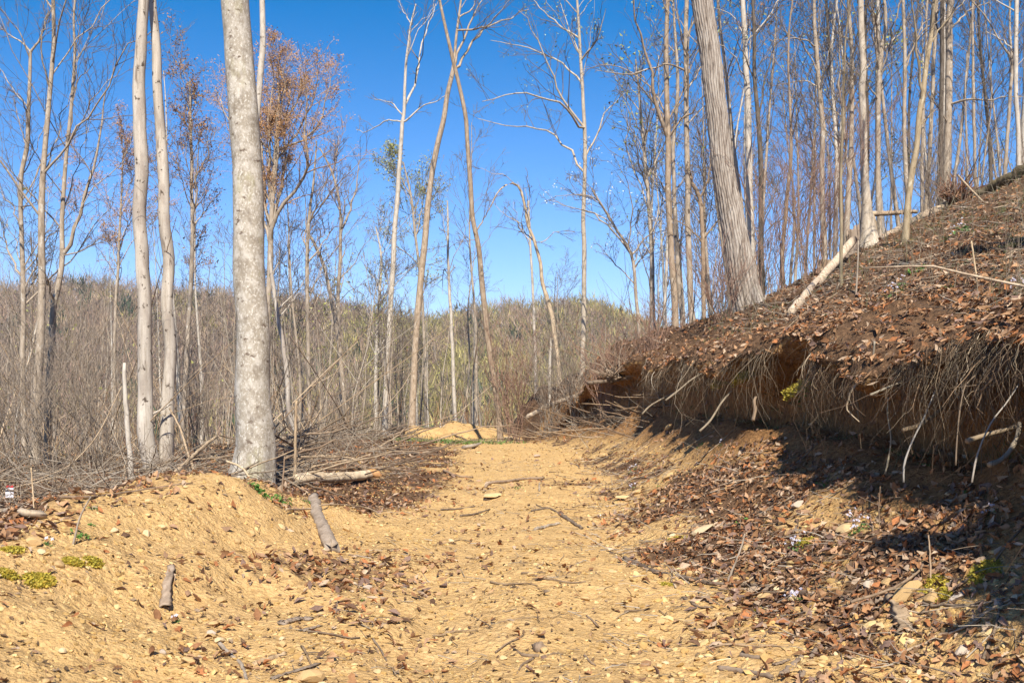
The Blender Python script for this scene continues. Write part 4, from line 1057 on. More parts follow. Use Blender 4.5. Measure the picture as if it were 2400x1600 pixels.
def copy_tree(k, x, y, s, rz, label, group):
    r, kids = PROTO[k]
    n = r.copy(); COL.objects.link(n)
    n.location = (x, y, gz(x, y) - .1); n.scale = (s, s, s * GR.uniform(.85, 1.15)); n.rotation_euler = (GR.normal() * .035, GR.normal() * .035, rz)
    n['label'], n['group'] = label, group
    for c_ in kids:
        d = c_.copy(); COL.objects.link(d); d.parent = n
ZB = [  # how many, x range at unit distance, y range, label, group
 (24, (-.54, -.28), (30, 66), 'slim bare tree in the wooded valley left of the thick mottled trunk', 'valley trees at far left'),
 (34, (-.27, -.10), (31, 72), 'slim bare tree in the valley between the mottled trunk and the pale straight tree', 'valley trees left of centre'),
 (22, (-.13, .035), (46, 80), 'slim bare tree beyond the spoil piles at the end of the track', 'trees beyond the end of the track'),
 (9, (.03, .12), (40, 75), 'slim bare tree behind the leafy nose of the slope under the open sky', 'trees behind the nose of the slope'),
 (24, (.13, .33), (30, 60), 'slim bare tree on the far side of the ridge near the big leaning trunk', 'ridge trees near the big leaning trunk'),
 (36, (.30, .56), (28, 56), 'slim bare tree on the far side of the ridge at upper right', 'ridge trees at upper right')]
for (n, (u0, u1), (y0, y1), lab, gr) in ZB:
    for j in range(n):
        yy = y0 * (y1 / y0) ** ((j + GR.random()) / n)
        xx = GR.uniform(u0, u1) * yy
        right = u0 > .1
        k = GR.choice(9, p=[.16, .12, .18, .10, .12, .10, .06, .10, .06])
        lab2, ad = lab, ['tan barked', 'pale barked', 'thin tan', 'dark barked', 'green budding pale', 'thin brown', 'rust budding', 'tall tan', 'small green leafing'][k]
        lab2 = lab.replace('slim bare', ad)
        copy_tree(k, xx, yy, GR.uniform(.45, .85) if not right else GR.uniform(.8, 1.2), GR.uniform(0, 6.28), lab2, gr)
for r, kids in PROTO:
    for c_ in kids: bpy.data.objects.remove(c_)
    bpy.data.objects.remove(r)

# --- undergrowth: thin stems nobody could count
def thicket(name, n, sampler, hlo, hhi, rpx, rng, cols, nside=3, label=None, tips=None, up=.9, lean=.22):
    x, y = sampler(n)
    n = len(x)
    h = rng.uniform(hlo, hhi, n)
    z = ground(x, y) - .05
    d = np.stack([rng.normal(size=n) * lean, rng.normal(size=n) * lean, np.ones(n)], 1)
    s = np.linspace(0, 1, 5)
    P = np.stack([x, y, z], 1)[:, None] + d[:, None] * (s[None] * h[:, None])[..., None]
    P[:, :, :2] += np.cumsum(rng.normal(size=(n, 5, 2)) * .035, 1) * h[:, None, None] * s[None, :, None]
    R = (rpx * y / F * rng.uniform(.5, 1.5, n))[:, None] * (1 - .7 * s[None])
    b = MB()
    cc = np.array(cols)[rng.integers(0, len(cols), n)] * rng.uniform(.7, 1.15, (n, 1))
    v, q, t = tubes(P, R, 3); b.add(v, q, None, np.repeat(cc, 15, 0))
    P2, R2 = grow(P, R, nside, .15, .42, .75, 4, .5, rng, .6, .08, .00016 * 25, .1)
    v, q, t = tubes(P2, R2, 3); b.add(v, q, None, np.repeat(np.repeat(cc, nside, 0) * .9, 12, 0))
    if tips:
        e = P2[:, -1][rng.random(len(P2)) < tips[0]]
        tri_tufts(e, tips[1], tips[2], rng, b, tips[3], tips[4])
    return link(name, b.mesh(name, M_TWIG), kind='stuff')
TC = [(.42, .27, .145), (.52, .385, .24), (.22, .14, .08), (.46, .285, .145), (.32, .175, .095)]
def s_left(n):
    y = GR.uniform(0, 1, n); y = 15 * (60 / 15) ** y
    x = GR.uniform(-.56, -.10, n) * y
    k = (x < -3.2 - .02 * y) & ~((x > -5.5) & (y < 19) & (GR.random(n) < .8))
    return x[k], y[k]
thicket('tangle_of_arching_branches', 170, s_left, 1.2, 4.2, 1.7, GR, [(.56, .42, .27), (.44, .31, .185), (.28, .19, .115)], 3, lean=.75)
thicket('undergrowth', 300, s_left, .25, 1.6, 1.5, GR, TC, 3, lean=.4, tips=(.05, .06, [(.30, .30, .09), (.38, .34, .12)], 2, .1))
def s_left2(n):
    y = GR.uniform(0, 1, n); y = 24 * (62 / 24) ** y
    x = GR.uniform(-.56, .02, n) * y
    k = (x < -3.0 - .02 * y) | (y > 41)
    return x[k], y[k]
thicket('saplings_in_the_valley', 230, s_left2, 2.0, 6.0, 1.9, GR, [(.42, .34, .25), (.50, .42, .32), (.30, .23, .165)], 7, lean=.07, tips=(.16, .09, [(.36, .36, .10), (.42, .41, .14)], 2, .2))
def s_end(n):
    y = GR.uniform(40, 66, n); x = GR.uniform(-.2, .10, n) * y
    return x, y
thicket('brush_beyond_the_track', 260, s_end, .5, 2.6, 1.7, GR, TC, 4)
def s_ridge(n):
    y = GR.uniform(19, 34, n); x = GR.uniform(.10, .56, n) * y
    yr = np.where(x > 4, 19.8 + .5 * (x - 4), 19.8 + 2.3 * (4 - x))
    k = y > yr - 1.2 * GR.random(n) - .2
    return x[k], y[k]
thicket('brush_along_the_ridge', 230, s_ridge, .3, 2.6, 1.2, GR, [(.36, .28, .20), (.44, .35, .26), (.30, .20, .14)], 5, lean=.22)

# --- far wood on the hill across the valley
def far_wood():
    rng = np.random.default_rng(9)
    b = MB()
    n = 7600
    y = rng.uniform(120, 420, n) ** 1.0
    x = rng.uniform(-.60, .30, n) * y
    z = height(x, y)
    hgt = rng.uniform(6, 12, n)
    wid = hgt * rng.uniform(.22, .42, n)
    green = fbm(x, y, .012, 3, 140) + rng.normal(size=n) * .45
    pal = np.array([(.33, .225, .135), (.38, .275, .18), (.27, .19, .135), (.40, .285, .18), (.37, .235, .165)])
    cc = pal[rng.integers(0, 5, n)]
    g1 = green > .66
    cc[g1] = np.array([(.36, .30, .10), (.30, .25, .10), (.42, .35, .12)])[rng.integers(0, 3, g1.sum())]
    dk = rng.random(n) < .022
    cc[dk] = (.05, .075, .035)
    cc = cc * rng.uniform(.6, 1.3, (n, 1))
    # trunk
    s = np.linspace(0, 1, 3)
    P = np.stack([x, y, z - .3], 1)[:, None] + np.array([0, 0, 1.0]) * (s[None] * hgt[:, None] * .75)[..., None]
    R = (hgt * .0105)[:, None] * (1 - .7 * s[None])
    v, q, t = tubes(P, R, 3); b.add(v, q, None, np.repeat(np.tile(np.array([[.44, .37, .29]]), (n, 1)) * rng.uniform(.6, 1.2, (n, 1)), 9, 0))
    # crown slivers, spreading up and out from the stem
    K = 50
    u = rng.normal(size=(n, K, 3)); u = nrm(u) * (rng.random((n, K, 1)) ** .45)
    c0 = np.stack([x, y, z + hgt * .62], 1)[:, None] + u * np.stack([wid, wid, hgt * .40], 1)[:, None]
    d = nrm(u * np.array([1, 1, .4]) + np.array([0, 0, 1.15]) + rng.normal(size=(n, K, 3)) * .35)
    side = nrm(np.cross(d, rng.normal(size=(n, K, 3))))
    L = (hgt * .10)[:, None, None] * rng.uniform(.6, 1.5, (n, K, 1))
    wd = np.where(g1, .12, .075)[:, None, None] * rng.uniform(.6, 1.5, (n, K, 1))
    wd = np.where(dk[:, None, None], .35, wd)
    v = np.stack([c0 - d * L - side * wd, c0 - d * L + side * wd, c0 + d * L], 2)
    ck = np.repeat(cc[:, None], K, 1) * rng.uniform(.8, 1.2, (n, K, 1))
    b.add(v.reshape(-1, 3), None, np.arange(n * K * 3).reshape(-1, 3), np.repeat(ck.reshape(-1, 3), 3, 0))
    return link('far_wood', b.mesh('far_wood', M_TWIG, smooth_=False), kind='stuff', label='leafing hardwood forest covering the far hill')
far_wood()
print('background done')

# ------------------------------------------------------------------ logs, sticks, stumps
SR = np.random.default_rng(31)
def stick_mesh(A, rr, k, col, matl, o, name, jag=True, rough=.1, flat=1.0):
    v, q, t = tubes(A[None], rr[None], k, True)
    m = len(A)
    vv = v[:m * k].reshape(m, k, 3)
    f = 1 + rough * (.55 * SR.normal(size=(1, k)) + .28 * SR.normal(size=(m, k)) + .5 * vnoise(np.arange(m)[:, None] * .7 + np.zeros(k), np.arange(k)[None] * .9 + np.zeros((m, 1)) + m, 99))
    vv = A[:, None] + (vv - A[:, None]) * f[..., None]
    vv[..., 2] = A[:, None, 2] + (vv[..., 2] - A[:, None, 2]) * flat
    if jag:                                  # broken ends
        tg = nrm(A[-1] - A[-2]); vv[-1] += tg * (SR.uniform(-.6, 1.6, k) * rr[-1])[:, None]
        tg = nrm(A[0] - A[1]); vv[0] += tg * (SR.uniform(-.3, .9, k) * rr[0])[:, None]
    v[:m * k] = vv.reshape(-1, 3)
    b = MB(); b.add(v, q, t, np.array(col))
    return b.mesh(name, matl, o)
def log(label, pl, w, col=(1, 1, 1), bark='log', lift=.5, taper=.7, D=None, name='branch', cat='branch', sub=True, n=None, upright=False, group=None, limbs=(), rise=None):
    """a piece of dead wood lying (or leaning, upright) through photo points; on the ground unless a distance is given"""
    pts = []
    if upright:
        p0 = hit(*pl[0]); p0[2] -= .05
        pts = [p0] + [pt(u_, v_, p0[1] + .02 * i) for i, (u_, v_) in enumerate(pl[1:], 1)]
        Dm = p0[1]
    elif D is not None:
        Ds = D if isinstance(D, (list, tuple)) else [D] * len(pl)
        pts = [pt(u_, v_, d_) for (u_, v_), d_ in zip(pl, Ds)]
        Dm = float(np.mean(Ds))
    else:
        pts = [hit(u_, v_) for u_, v_ in pl]
        Dm = float(np.mean([p[1] for p in pts]))
    pts = np.array(pts)
    r0 = w / F * Dm / 2
    if D is None and not upright: pts[:, 2] += r0 * lift
    n = n or max(18, len(pl) * 6)
    A = resample(pts, n)
    A[1:-1] += SR.normal(size=(n - 2, 3)) * r0 * .12
    rr = r0 * np.linspace(1, taper, n)
    k = 12 if w >= 9 else (7 if w >= 5 else 5)
    o = A[0].copy()
    fl = .32 if name in ('bark_chunk', 'bark_slab', 'wood_slab') and not upright else 1.0
    me = stick_mesh(A, rr, k, col, M_BARK[bark], o, name, flat=fl, rough=.15 if fl == 1 else .28)
    ob = link(name, me, None, o, label=label, category=cat)
    if group: ob['group'] = group
    return ob
G_ = (.80, .78, .76); B_ = (.62, .52, .44); T_ = (.98, .86, .70); DK = (.45, .40, .36); CR = (1.35, 1.2, .95)
lg = log('cut pale log with a broken orange end beside the brush heap', [(694, 1142), (740, 1136), (800, 1137), (868, 1127)], 23, (1.3, 1.22, 1.06), 'log', 1.5, .95, name='log', cat='log')
p = hit(872, 1127); p[2] += .12
A_ = np.array([p + [-.05, 0, 0], p + [.03, -.01, .005], p + [.10, -.02, -.02], p + [.15, -.03, -.04]])
link('broken_end', stick_mesh(A_, np.array([.060, .062, .05, .012]), 12, np.array([1.15, .74, .40]), M_BARK['log'], lg.location, 'broken_end', rough=.25), lg, (0, 0, 0), label='splintered orange broken end')
log('grey log lying down the edge of the track with its rounded end facing the camera', [(735, 1172), (743, 1213), (758, 1248), (777, 1294)], 25, (.80, .76, .74), 'log', .55, 1.15, name='log', cat='log')
log('dark brown dead pole slanting down through the brush heap', [(730, 1026), (817, 1092), (862, 1122)], 8, B_, 'log', 3.0)
log('upright tan dead stem standing in the brush heap', [(690, 1132), (692, 1060), (692, 988), (694, 940)], 8, T_, upright=True, name='dead_stem', cat='stem')
log('thin pale stem leaning beside the upright tan stem', [(694, 1106), (700, 1075), (706, 1048)], 4, CR, upright=True, name='dead_stem', cat='stem')
log('short brown stem standing right of the thick mottled trunk', [(660, 1152), (664, 1110), (667, 1070)], 5, B_, upright=True, name='dead_stem', cat='stem')
log('straight stick slanting down right of the thick mottled trunk', [(638, 1108), (680, 1136), (722, 1166)], 5, T_, 'log', 3)
log('thin branch lying level across the grey log', [(671, 1203), (720, 1202), (766, 1193), (855, 1198), (890, 1212)], 5, T_, 'log', 3.5)
log('thin bleached branch arching over the brush heap', [(697, 1106), (753, 1086), (817, 1091), (850, 1101)], 3, CR, 'log', 12)
log('forked grey stick standing at the left edge of the dirt berm', [(168, 1279), (184, 1222), (198, 1190), (212, 1165)], 6, G_, upright=True)
log('pale log cut off by the left edge of the view', [(-30, 1212), (10, 1206), (50, 1208), (104, 1216)], 19, (1.1, 1.04, .95), 'log', .6, .8, name='log', cat='log')
log('thin tan stem standing upright at far left in front of the brush', [(81, 1203), (77, 1150), (73, 1096)], 4, CR, upright=True, name='dead_stem', cat='stem')
log('long thin branch curving up to the right through the brush at far left', [(0, 1126), (60, 1130), (115, 1113), (168, 1086), (230, 1016), (285, 905)], 4, T_, D=[11.5, 12, 12.4, 12.8, 13.2, 13.6], taper=.5)
log('long dark pole lying across the leaves left of the spoil berm', [(140, 1172), (210, 1170), (275, 1163), (360, 1150), (450, 1136)], 6, B_, 'log', 1.5, .6)
log('broken limb with a dark end leaning right of the white pair', [(398, 1118), (443, 1078), (470, 1052), (506, 1024)], 10, (.85, .76, .64), D=[12.6, 13, 13.3, 13.7])
log('slanting pole leaning on the right white trunk', [(462, 1122), (440, 1060), (423, 1005), (398, 958)], 6, T_, D=[13.6, 14.2, 14.6, 15.0])
log('pale bent stick in front of the thick mottled trunk', [(530, 1080), (560, 1092), (578, 1108), (590, 1135), (600, 1158)], 6, CR, D=[12.2, 12, 11.8, 11.4, 11.0])
log('dark stick crossing low in front of the thick mottled trunk', [(545, 1114), (575, 1098), (606, 1081)], 4, DK, D=[12.2, 12.3, 12.4])
log('dark level stick across the foot of the thick mottled trunk', [(548, 1114), (600, 1108), (642, 1104)], 4, DK, D=[12.1, 12.15, 12.2])
log('split grey slab of wood leaning upright on the dirt berm', [(386, 1430), (391, 1384), (399, 1336)], 22, (.78, .70, .64), 'log', .8, .75, name='wood_slab', cat='wood')
log('curved grey stick at the bottom of the picture left of the track', [(514, 1512), (541, 1537), (566, 1562), (580, 1605)], 10, G_, 'log', .6)
log('broad chunk of grey bark on the dirt near the left rut', [(664, 1462), (700, 1454), (728, 1452)], 30, (.66, .60, .57), 'log', .2, .7, name='bark_chunk', cat='bark')
log('small chunk of grey bark right below the broad one', [(712, 1482), (735, 1474), (750, 1468)], 16, (.68, .62, .58), 'log', .3, .7, name='bark_chunk', cat='bark')
log('short tan log half buried at the bottom left of the track', [(598, 1558), (630, 1550), (668, 1536)], 13, (1.0, .86, .66), 'log', .4, name='log', cat='log')
log('dark twig with a kink beside the left rut near the bottom', [(874, 1500), (892, 1524), (905, 1552)], 6, DK, 'log', .7)
log('grey chip of wood lying along the bottom left edge of the track', [(640, 1590), (700, 1572), (745, 1560)], 16, (.60, .55, .52), 'log', .3, .8, name='bark_chunk', cat='bark')
log('black weathered branch lying at the right edge of the bright dirt', [(1465, 1312), (1500, 1327), (1543, 1346), (1600, 1357), (1658, 1369)], 13, (.42, .37, .34), 'log', .6, .7)
log('long thin branch arching up over the yellow boulder at lower right', [(1660, 1372), (1800, 1378), (1882, 1397), (1994, 1412)], 8, DK, 'log', 1.0, .8)
log('upper end of the arching branch over the yellow boulder', [(1994, 1410), (2086, 1380), (2152, 1339), (2170, 1300), (2178, 1272), (2218, 1252)], 7, B_, D=[5.9, 6.0, 6.2, 6.4, 6.5, 6.6], taper=.5)
log('grey leaning stick in the leaves above the black branch', [(1697, 1366), (1724, 1317), (1736, 1285), (1746, 1250)], 6, G_, upright=True)
log('dark curl of bark below the black branch', [(1603, 1402), (1637, 1424), (1670, 1427)], 12, (.5, .42, .36), 'log', .4, .6, name='bark_chunk', cat='bark')
log('cream coloured twig near the bottom right of the track', [(1663, 1556), (1685, 1549), (1712, 1545)], 4, (1.6, 1.45, 1.15), 'log', .8, name='twig', cat='twig')
log('dark weathered root lying on the bottom edge right of the track', [(1685, 1571), (1744, 1576), (1810, 1594)], 15, (.55, .48, .43), 'log', .5)
log('dark chunk of wood above the weathered root at bottom right', [(1735, 1537), (1770, 1543), (1806, 1543)], 11, (.50, .44, .40), 'log', .5)
for i, (a, b_, w_) in enumerate((((1836, 1583), (1880, 1540), 16), ((1876, 1592), (1915, 1520), 17), ((1905, 1598), (1970, 1566), 13), ((1815, 1560), (1850, 1548), 12))):
    log(['grey splinter of rotten bark at bottom right, leftmost of the heap', 'tallest splinter of rotten bark in the heap at bottom right', 'splinter of rotten bark at the right end of the heap at bottom right', 'small splinter of rotten bark behind the leftmost one at bottom right'][i], [a, b_], w_, (.66, .58, .52), 'log', .5, .6, name='bark_chunk', cat='bark')
log('flaky grey slab of bark below the yellow boulder', [(2095, 1405), (2110, 1440), (2125, 1478)], 44, (.80, .70, .58), 'log', .2, .9, name='bark_slab', cat='bark')
log('dark stick lying on the track, upper end of a kinked pair', [(1313, 1208), (1341, 1226), (1364, 1241)], 10, DK, 'log', .6)
log('thin twig bent over the middle of the track', [(1246, 1202), (1288, 1195), (1314, 1211)], 5, DK, 'log', 1.2)
log('flat grey stick on the track left of the kinked pair', [(1256, 1242), (1283, 1236), (1310, 1229)], 9, G_, 'log', .5)
log('grey twig with knobs lying across the middle of the track', [(1138, 1144), (1150, 1135), (1194, 1130), (1225, 1125), (1275, 1123)], 7, (.72, .62, .55), 'log', .8)
log('brown stick near the litter at the left of the track', [(1040, 1106), (1076, 1118), (1108, 1121)], 7, (.75, .62, .52), 'log', .6)
log('long thin twig lying flat on the track, upper one of two', [(1033, 1197), (1075, 1194), (1113, 1189)], 4, DK, 'log', .8, name='twig', cat='twig')
log('long thin twig lying flat on the track, lower one of two', [(1080, 1211), (1112, 1206), (1148, 1195)], 5, DK, 'log', .8, name='twig', cat='twig')
log('short grey peg of wood standing on the track', [(1264, 1152), (1264, 1132)], 6, G_, upright=True, name='peg', cat='stick')
log('grey log at the far lip of the track', [(946, 1066), (975, 1064), (1004, 1062)], 8, (.8, .7, .6), 'log', .6, name='log', cat='log')
log('long grey log reaching into the far right end of the track', [(1085, 1052), (1116, 1046), (1154, 1037)], 8, G_, 'log', .7, name='log', cat='log')
log('dark stick by the spoil piles at the far end of the track', [(1060, 1020), (1092, 1033)], 5, DK, 'log', .8)
log('black branch slanting on the bright dirt in the right foreground', [(1370, 1538), (1380, 1550), (1395, 1562)], 7, B_, 'log', .6)
log('thin dark twig in the middle of the near track', [(1376, 1446), (1390, 1458), (1402, 1472)], 6, B_, 'log', .6, name='twig', cat='twig')
log('split silvery log hanging from the nose of the bank', [(1236, 978), (1275, 955), (1312, 940), (1350, 926)], 11, (1.15, 1.08, .98), D=[29.6, 29.4, 29.0, 28.6], name='log', cat='log')
log('dark log lying along the top of the bank nose', [(1378, 898), (1440, 890), (1512, 880)], 9, DK, D=[23.4, 23.2, 22.8], name='log', cat='log')
# on the slope
log('bleached log leaning up to the hollow based tree', [(1855, 734), (1890, 690), (1925, 650), (1997, 566)], 19, (1.28, 1.2, 1.1), D=[14.6, 16.4, 18.2, 20.0], name='log', cat='log', taper=1.25)
log('broken log held level between the trees right of the hollow base', [(2043, 502), (2075, 500), (2110, 498), (2146, 496)], 12, (1.0, .88, .74), D=[22.5, 22.6, 22.8, 23], name='log', cat='log')
log('fallen log with a splintered end below the reddish root plate', [(2066, 562), (2137, 520), (2188, 494), (2240, 472)], 17, (.95, .87, .78), D=[21.8, 22.2, 22.6, 23], name='log', cat='log', taper=1.1)
log('dark mossy log on the skyline at the right edge', [(2285, 462), (2330, 438), (2370, 414), (2430, 378)], 24, (.32, .30, .22), 'log', D=[21.0, 20.6, 20.2, 19.8], name='log', cat='log', taper=1.1)
log('thin pale pole slanting over the leaves in the middle of the slope', [(2036, 630), (2100, 660), (2165, 688)], 2.5, (.7, .6, .5), 'log', 5, name='pole', cat='pole')
log('thin pole slanting down from the skyline at the right', [(2246, 412), (2293, 462), (2338, 502)], 5, T_, D=[20.5, 19.6, 18.6], name='pole', cat='pole')
log('upright thin tan stem on the right part of the slope', [(2292, 660), (2284, 615), (2277, 566)], 5, CR, upright=True, name='dead_stem', cat='stem')
log('upright thin grey stem below the hollow based tree', [(2006, 690), (2010, 620), (2012, 566)], 5, G_, upright=True, name='dead_stem', cat='stem')
log('thin straight stem on the apron in front of the dark lower right shadow', [(2182, 1372), (2180, 1310), (2176, 1254)], 5, (1.1, .95, .8), upright=True, name='dead_stem', cat='stem')
log('thin reddish stem on the apron left of the long pale root', [(2062, 1240), (2060, 1190), (2063, 1140)], 3, B_, upright=True, name='dead_stem', cat='stem')

# brush heap and loose sticks, singly
def loose(n, region, wlo, whi, llo, lhi, label, group, tiltmax=.35, liftmax=.35, cols=((.9, .8, .68), (.7, .6, .5), (.55, .48, .42), (1.1, 1.0, .86)), seed=0, yaw0=0, yaws=1.5):
    r = np.random.default_rng(seed)
    x, y = region(r, n * 6)
    x, y = x[:n], y[:n]
    for i in range(len(x)):
        L = r.uniform(llo, lhi)
        a, tl = yaw0 + r.normal() * yaws * .6, abs(r.normal()) * tiltmax * .5
        d = np.array([math.cos(a) * math.cos(tl), math.sin(a) * math.cos(tl), math.sin(tl)])
        p0 = np.array([x[i], y[i], gz(x[i], y[i]) + .01 + r.random() ** 2 * liftmax])
        s = np.linspace(0, 1, 7)[:, None]
        A = p0 + d * L * s + np.cumsum(r.normal(size=(7, 3)) * .03 * L, 0) * s
        g = ground(A[:, 0], A[:, 1])
        A[:, 2] = np.maximum(A[:, 2], g + .005) if liftmax > .1 else g + .012
        ww = r.uniform(wlo, whi)
        rr = ww * np.linspace(1, .5, 7)
        c_ = np.array(cols[r.integers(len(cols))]) * r.uniform(.8, 1.1)
        me = stick_mesh(A, rr, 6, c_, M_BARK['log'], A[0], 'stick', rough=.05)
        adj = ('long' if L > (llo + lhi) / 2 else 'short') + ' ' + ('pale' if c_.mean() > .75 else 'brown' if c_.mean() > .5 else 'dark')
        link('stick', me, None, A[0], label=adj + ' ' + label, category='stick', group=group)
def reg_heap(r, n):
    y = r.uniform(14.2, 27, n); x = -.105 * y - 1.2 + r.normal(size=n) * .9 - .03 * (y - 14)
    k = (x < -1.6 - .05 * (y - 14)) & (x > -.26 * y - .3)
    return x[k], y[k]
loose(95, reg_heap, .006, .024, .5, 2.3, 'stick tangled in the brush heap right of the thick mottled trunk', 'sticks in the brush heap', .4, .34, ((.72, .62, .52), (.55, .46, .39), (.42, .36, .31), (.80, .70, .58)), seed=1, yaws=2.0)
def reg_left(r, n):
    y = r.uniform(9.5, 17, n); x = r.uniform(-.53, -.20, n) * y
    k = (x < -3.6) | (y > 12.3)
    return x[k], y[k]
loose(75, reg_left, .006, .020, .5, 1.6, 'stick lying in the leaves under the trees at left', 'sticks under the left trees', .35, .22, ((.72, .62, .5), (.55, .46, .38), (.9, .8, .66)), seed=2)
def reg_slope(r, n):
    y = np.exp(r.uniform(math.log(7), math.log(21), n)); x = r.uniform(.2, .56, n) * y
    k = x > x_bank(y) + .5
    return x[k], y[k]
loose(60, reg_slope, .004, .014, .4, 1.8, 'thin stick lying in the leaves on the wooded slope', 'sticks on the slope', .3, .12, seed=3)
def reg_apron(r, n):
    y = np.exp(r.uniform(math.log(4.2), math.log(20), n)); x = x_foot(y) + r.uniform(-.3, 1.0, n) * (x_bank(y) - x_foot(y) - .4)
    return x, y
loose(55, reg_apron, .003, .011, .25, 1.0, 'thin stick lying in the leaves at the foot of the bank', 'sticks at the foot of the bank', .2, .05, seed=4)
def reg_track(r, n):
    y = np.exp(r.uniform(math.log(4.2), math.log(20), n)); x = r.uniform(-1.4, 1.2, n)
    return x, y
loose(45, reg_track, .003, .009, .12, .5, 'small stick pressed into the dirt of the track', 'small sticks on the track', .1, .02, ((.5, .42, .36), (.7, .58, .45)), seed=5)
def reg_nose(r, n):
    y = r.uniform(19, 30, n); x = x_bank(y) + r.normal(size=n) * .45 - .1
    return x, y
loose(46, reg_nose, .006, .022, .5, 1.9, 'root or stick tangled on the crumbling nose of the bank', 'roots and sticks on the bank nose', .5, .22, ((.62, .5, .4), (.8, .68, .54), (.45, .36, .29)), seed=6, yaw0=2.7, yaws=.9)
# finest litter of twigs, uncountable
def twig_litter():
    b = MB()
    for (reg, n, lo, hi, lift) in ((reg_nose, 350, .15, .9, .2), (reg_heap, 800, .15, .9, .3), (reg_left, 1200, .15, .9, .3), (reg_slope, 1500, .08, .5, .05), (reg_apron, 900, .06, .35, .03), (reg_track, 500, .04, .18, .005)):
        x, y = reg(SR, n * 3); x, y = x[:n], y[:n]; n = len(x)
        L = SR.uniform(lo, hi, n); a = SR.uniform(0, 6.28, n); tl = np.abs(SR.normal(size=n)) * (.5 if lift > .1 else .15)
        d = np.stack([np.cos(a) * np.cos(tl), np.sin(a) * np.cos(tl), np.sin(tl)], 1)
        s = np.linspace(0, 1, 4)
        P = np.stack([x, y, ground(x, y) + .012 + SR.random(n) ** 2 * lift], 1)[:, None] + d[:, None] * (s[None] * L[:, None])[..., None]
        P += np.cumsum(SR.normal(size=(n, 4, 3)) * .06, 1) * L[:, None, None] * s[None, :, None]
        g = ground(P[..., 0].ravel(), P[..., 1].ravel()).reshape(P.shape[:2])
        P[..., 2] = np.maximum(P[..., 2], g + .004)
        R = (SR.uniform(.0012, .0042, n) * (1 + .03 * y))[:, None] * (1 - .5 * s[None])
        v, q, t = tubes(P, R, 3)
        c_ = np.array([(.34, .27, .19), (.22, .165, .115), (.44, .37, .28), (.14, .10, .07)])[SR.integers(0, 4, n)]
        b.add(v, q, None, np.repeat(c_, 12, 0))
    link('twig_litter', b.mesh('twig_litter', M_TWIG), kind='stuff')
twig_litter()

# upright dry stems on the slope and along the lip
def stems():
    y = np.exp(SR.uniform(math.log(6), math.log(22), 1500)); x = SR.uniform(.15, .56, 1500) * y
    k = (x > x_bank(y) - .1) & (vnoise(x * 1.1, y * 1.1, 150) + SR.normal(size=1500) * .4 > .15)
    x, y = x[k], y[k]; n = len(x)
    h = SR.uniform(.12, .75, n)
    s = np.linspace(0, 1, 4)
    d = np.stack([SR.normal(size=n) * .3, SR.normal(size=n) * .3, np.ones(n)], 1)
    P = np.stack([x, y, ground(x, y)], 1)[:, None] + d[:, None] * (s[None] * h[:, None])[..., None]
    R = (SR.uniform(.0012, .003, n) * (1 + .03 * y))[:, None] * (1 - .6 * s[None])
    b = MB(); c_ = np.array([(.36, .28, .19), (.26, .17, .11), (.42, .36, .25), (.20, .20, .10)])[SR.integers(0, 4, n)]
    v, q, t = tubes(P, R, 3); b.add(v, q, None, np.repeat(c_, 12, 0))
    P2, R2 = grow(P, R, 3, .3, .5, .7, 4, .3, SR, .7, .08, .001)
    v, q, t = tubes(P2, R2, 3); b.add(v, q, None, np.repeat(np.repeat(c_, 3, 0), 12, 0))
    link('dry_stems', b.mesh('dry_stems', M_TWIG), kind='stuff')
stems()

# bare shrubs with many stems from one root
def shrub(label, U, V, D, h, nst, col, spread=.35, group=None, sides=6, seed=0, n3=3):
    r = np.random.default_rng(seed)
    x = (U - CX) / F * D
    p = np.array([x, D, gz(x, D) - .03])
    a = r.uniform(0, 6.28, nst); sp = r.uniform(.1, 1, nst) * spread
    d = np.stack([np.cos(a) * sp, np.sin(a) * sp, np.ones(nst)], 1)
    s = np.linspace(0, 1, 8)
    L = h * r.uniform(.55, 1.1, nst)
    P = p + (r.normal(size=(nst, 1, 3)) * np.array([.10, .10, 0])) + d[:, None] * (s[None] * L[:, None])[..., None] + np.cumsum(r.normal(size=(nst, 8, 3)) * .018, 1) * L[:, None, None]
    P[:, :, :2] += (np.stack([np.cos(a), np.sin(a)], 1) * sp[:, None])[:, None] * (s[None, :, None] ** 2) * L[:, None, None] * .4
    R = np.full((nst, 1), .0028 * D / 15 + .003) * r.uniform(.6, 1.5, (nst, 1)) * (1 - .7 * s[None])
    rt = empty('shrub', p, label, 'shrub', group)
    b = MB(); v, q, t = tubes(P, R, 4); b.add(v, q, None, np.repeat(np.array(col) * r.uniform(.75, 1.15, (nst, 1)), 32, 0))
    link('stems', b.mesh('stems', M_TWIG, p), rt, (0, 0, 0), kind='stuff')
    b = crown_mesh(P, R, r, D, np.array(col) * .95, sides, n3, 0, up=.4, l2=.4, ang=.6, thick=.9)
    link('twigs', b.mesh('twigs', M_TWIG, p), rt, (0, 0, 0), kind='stuff')
RD = (.36, .22, .15); GY = (.34, .27, .20)
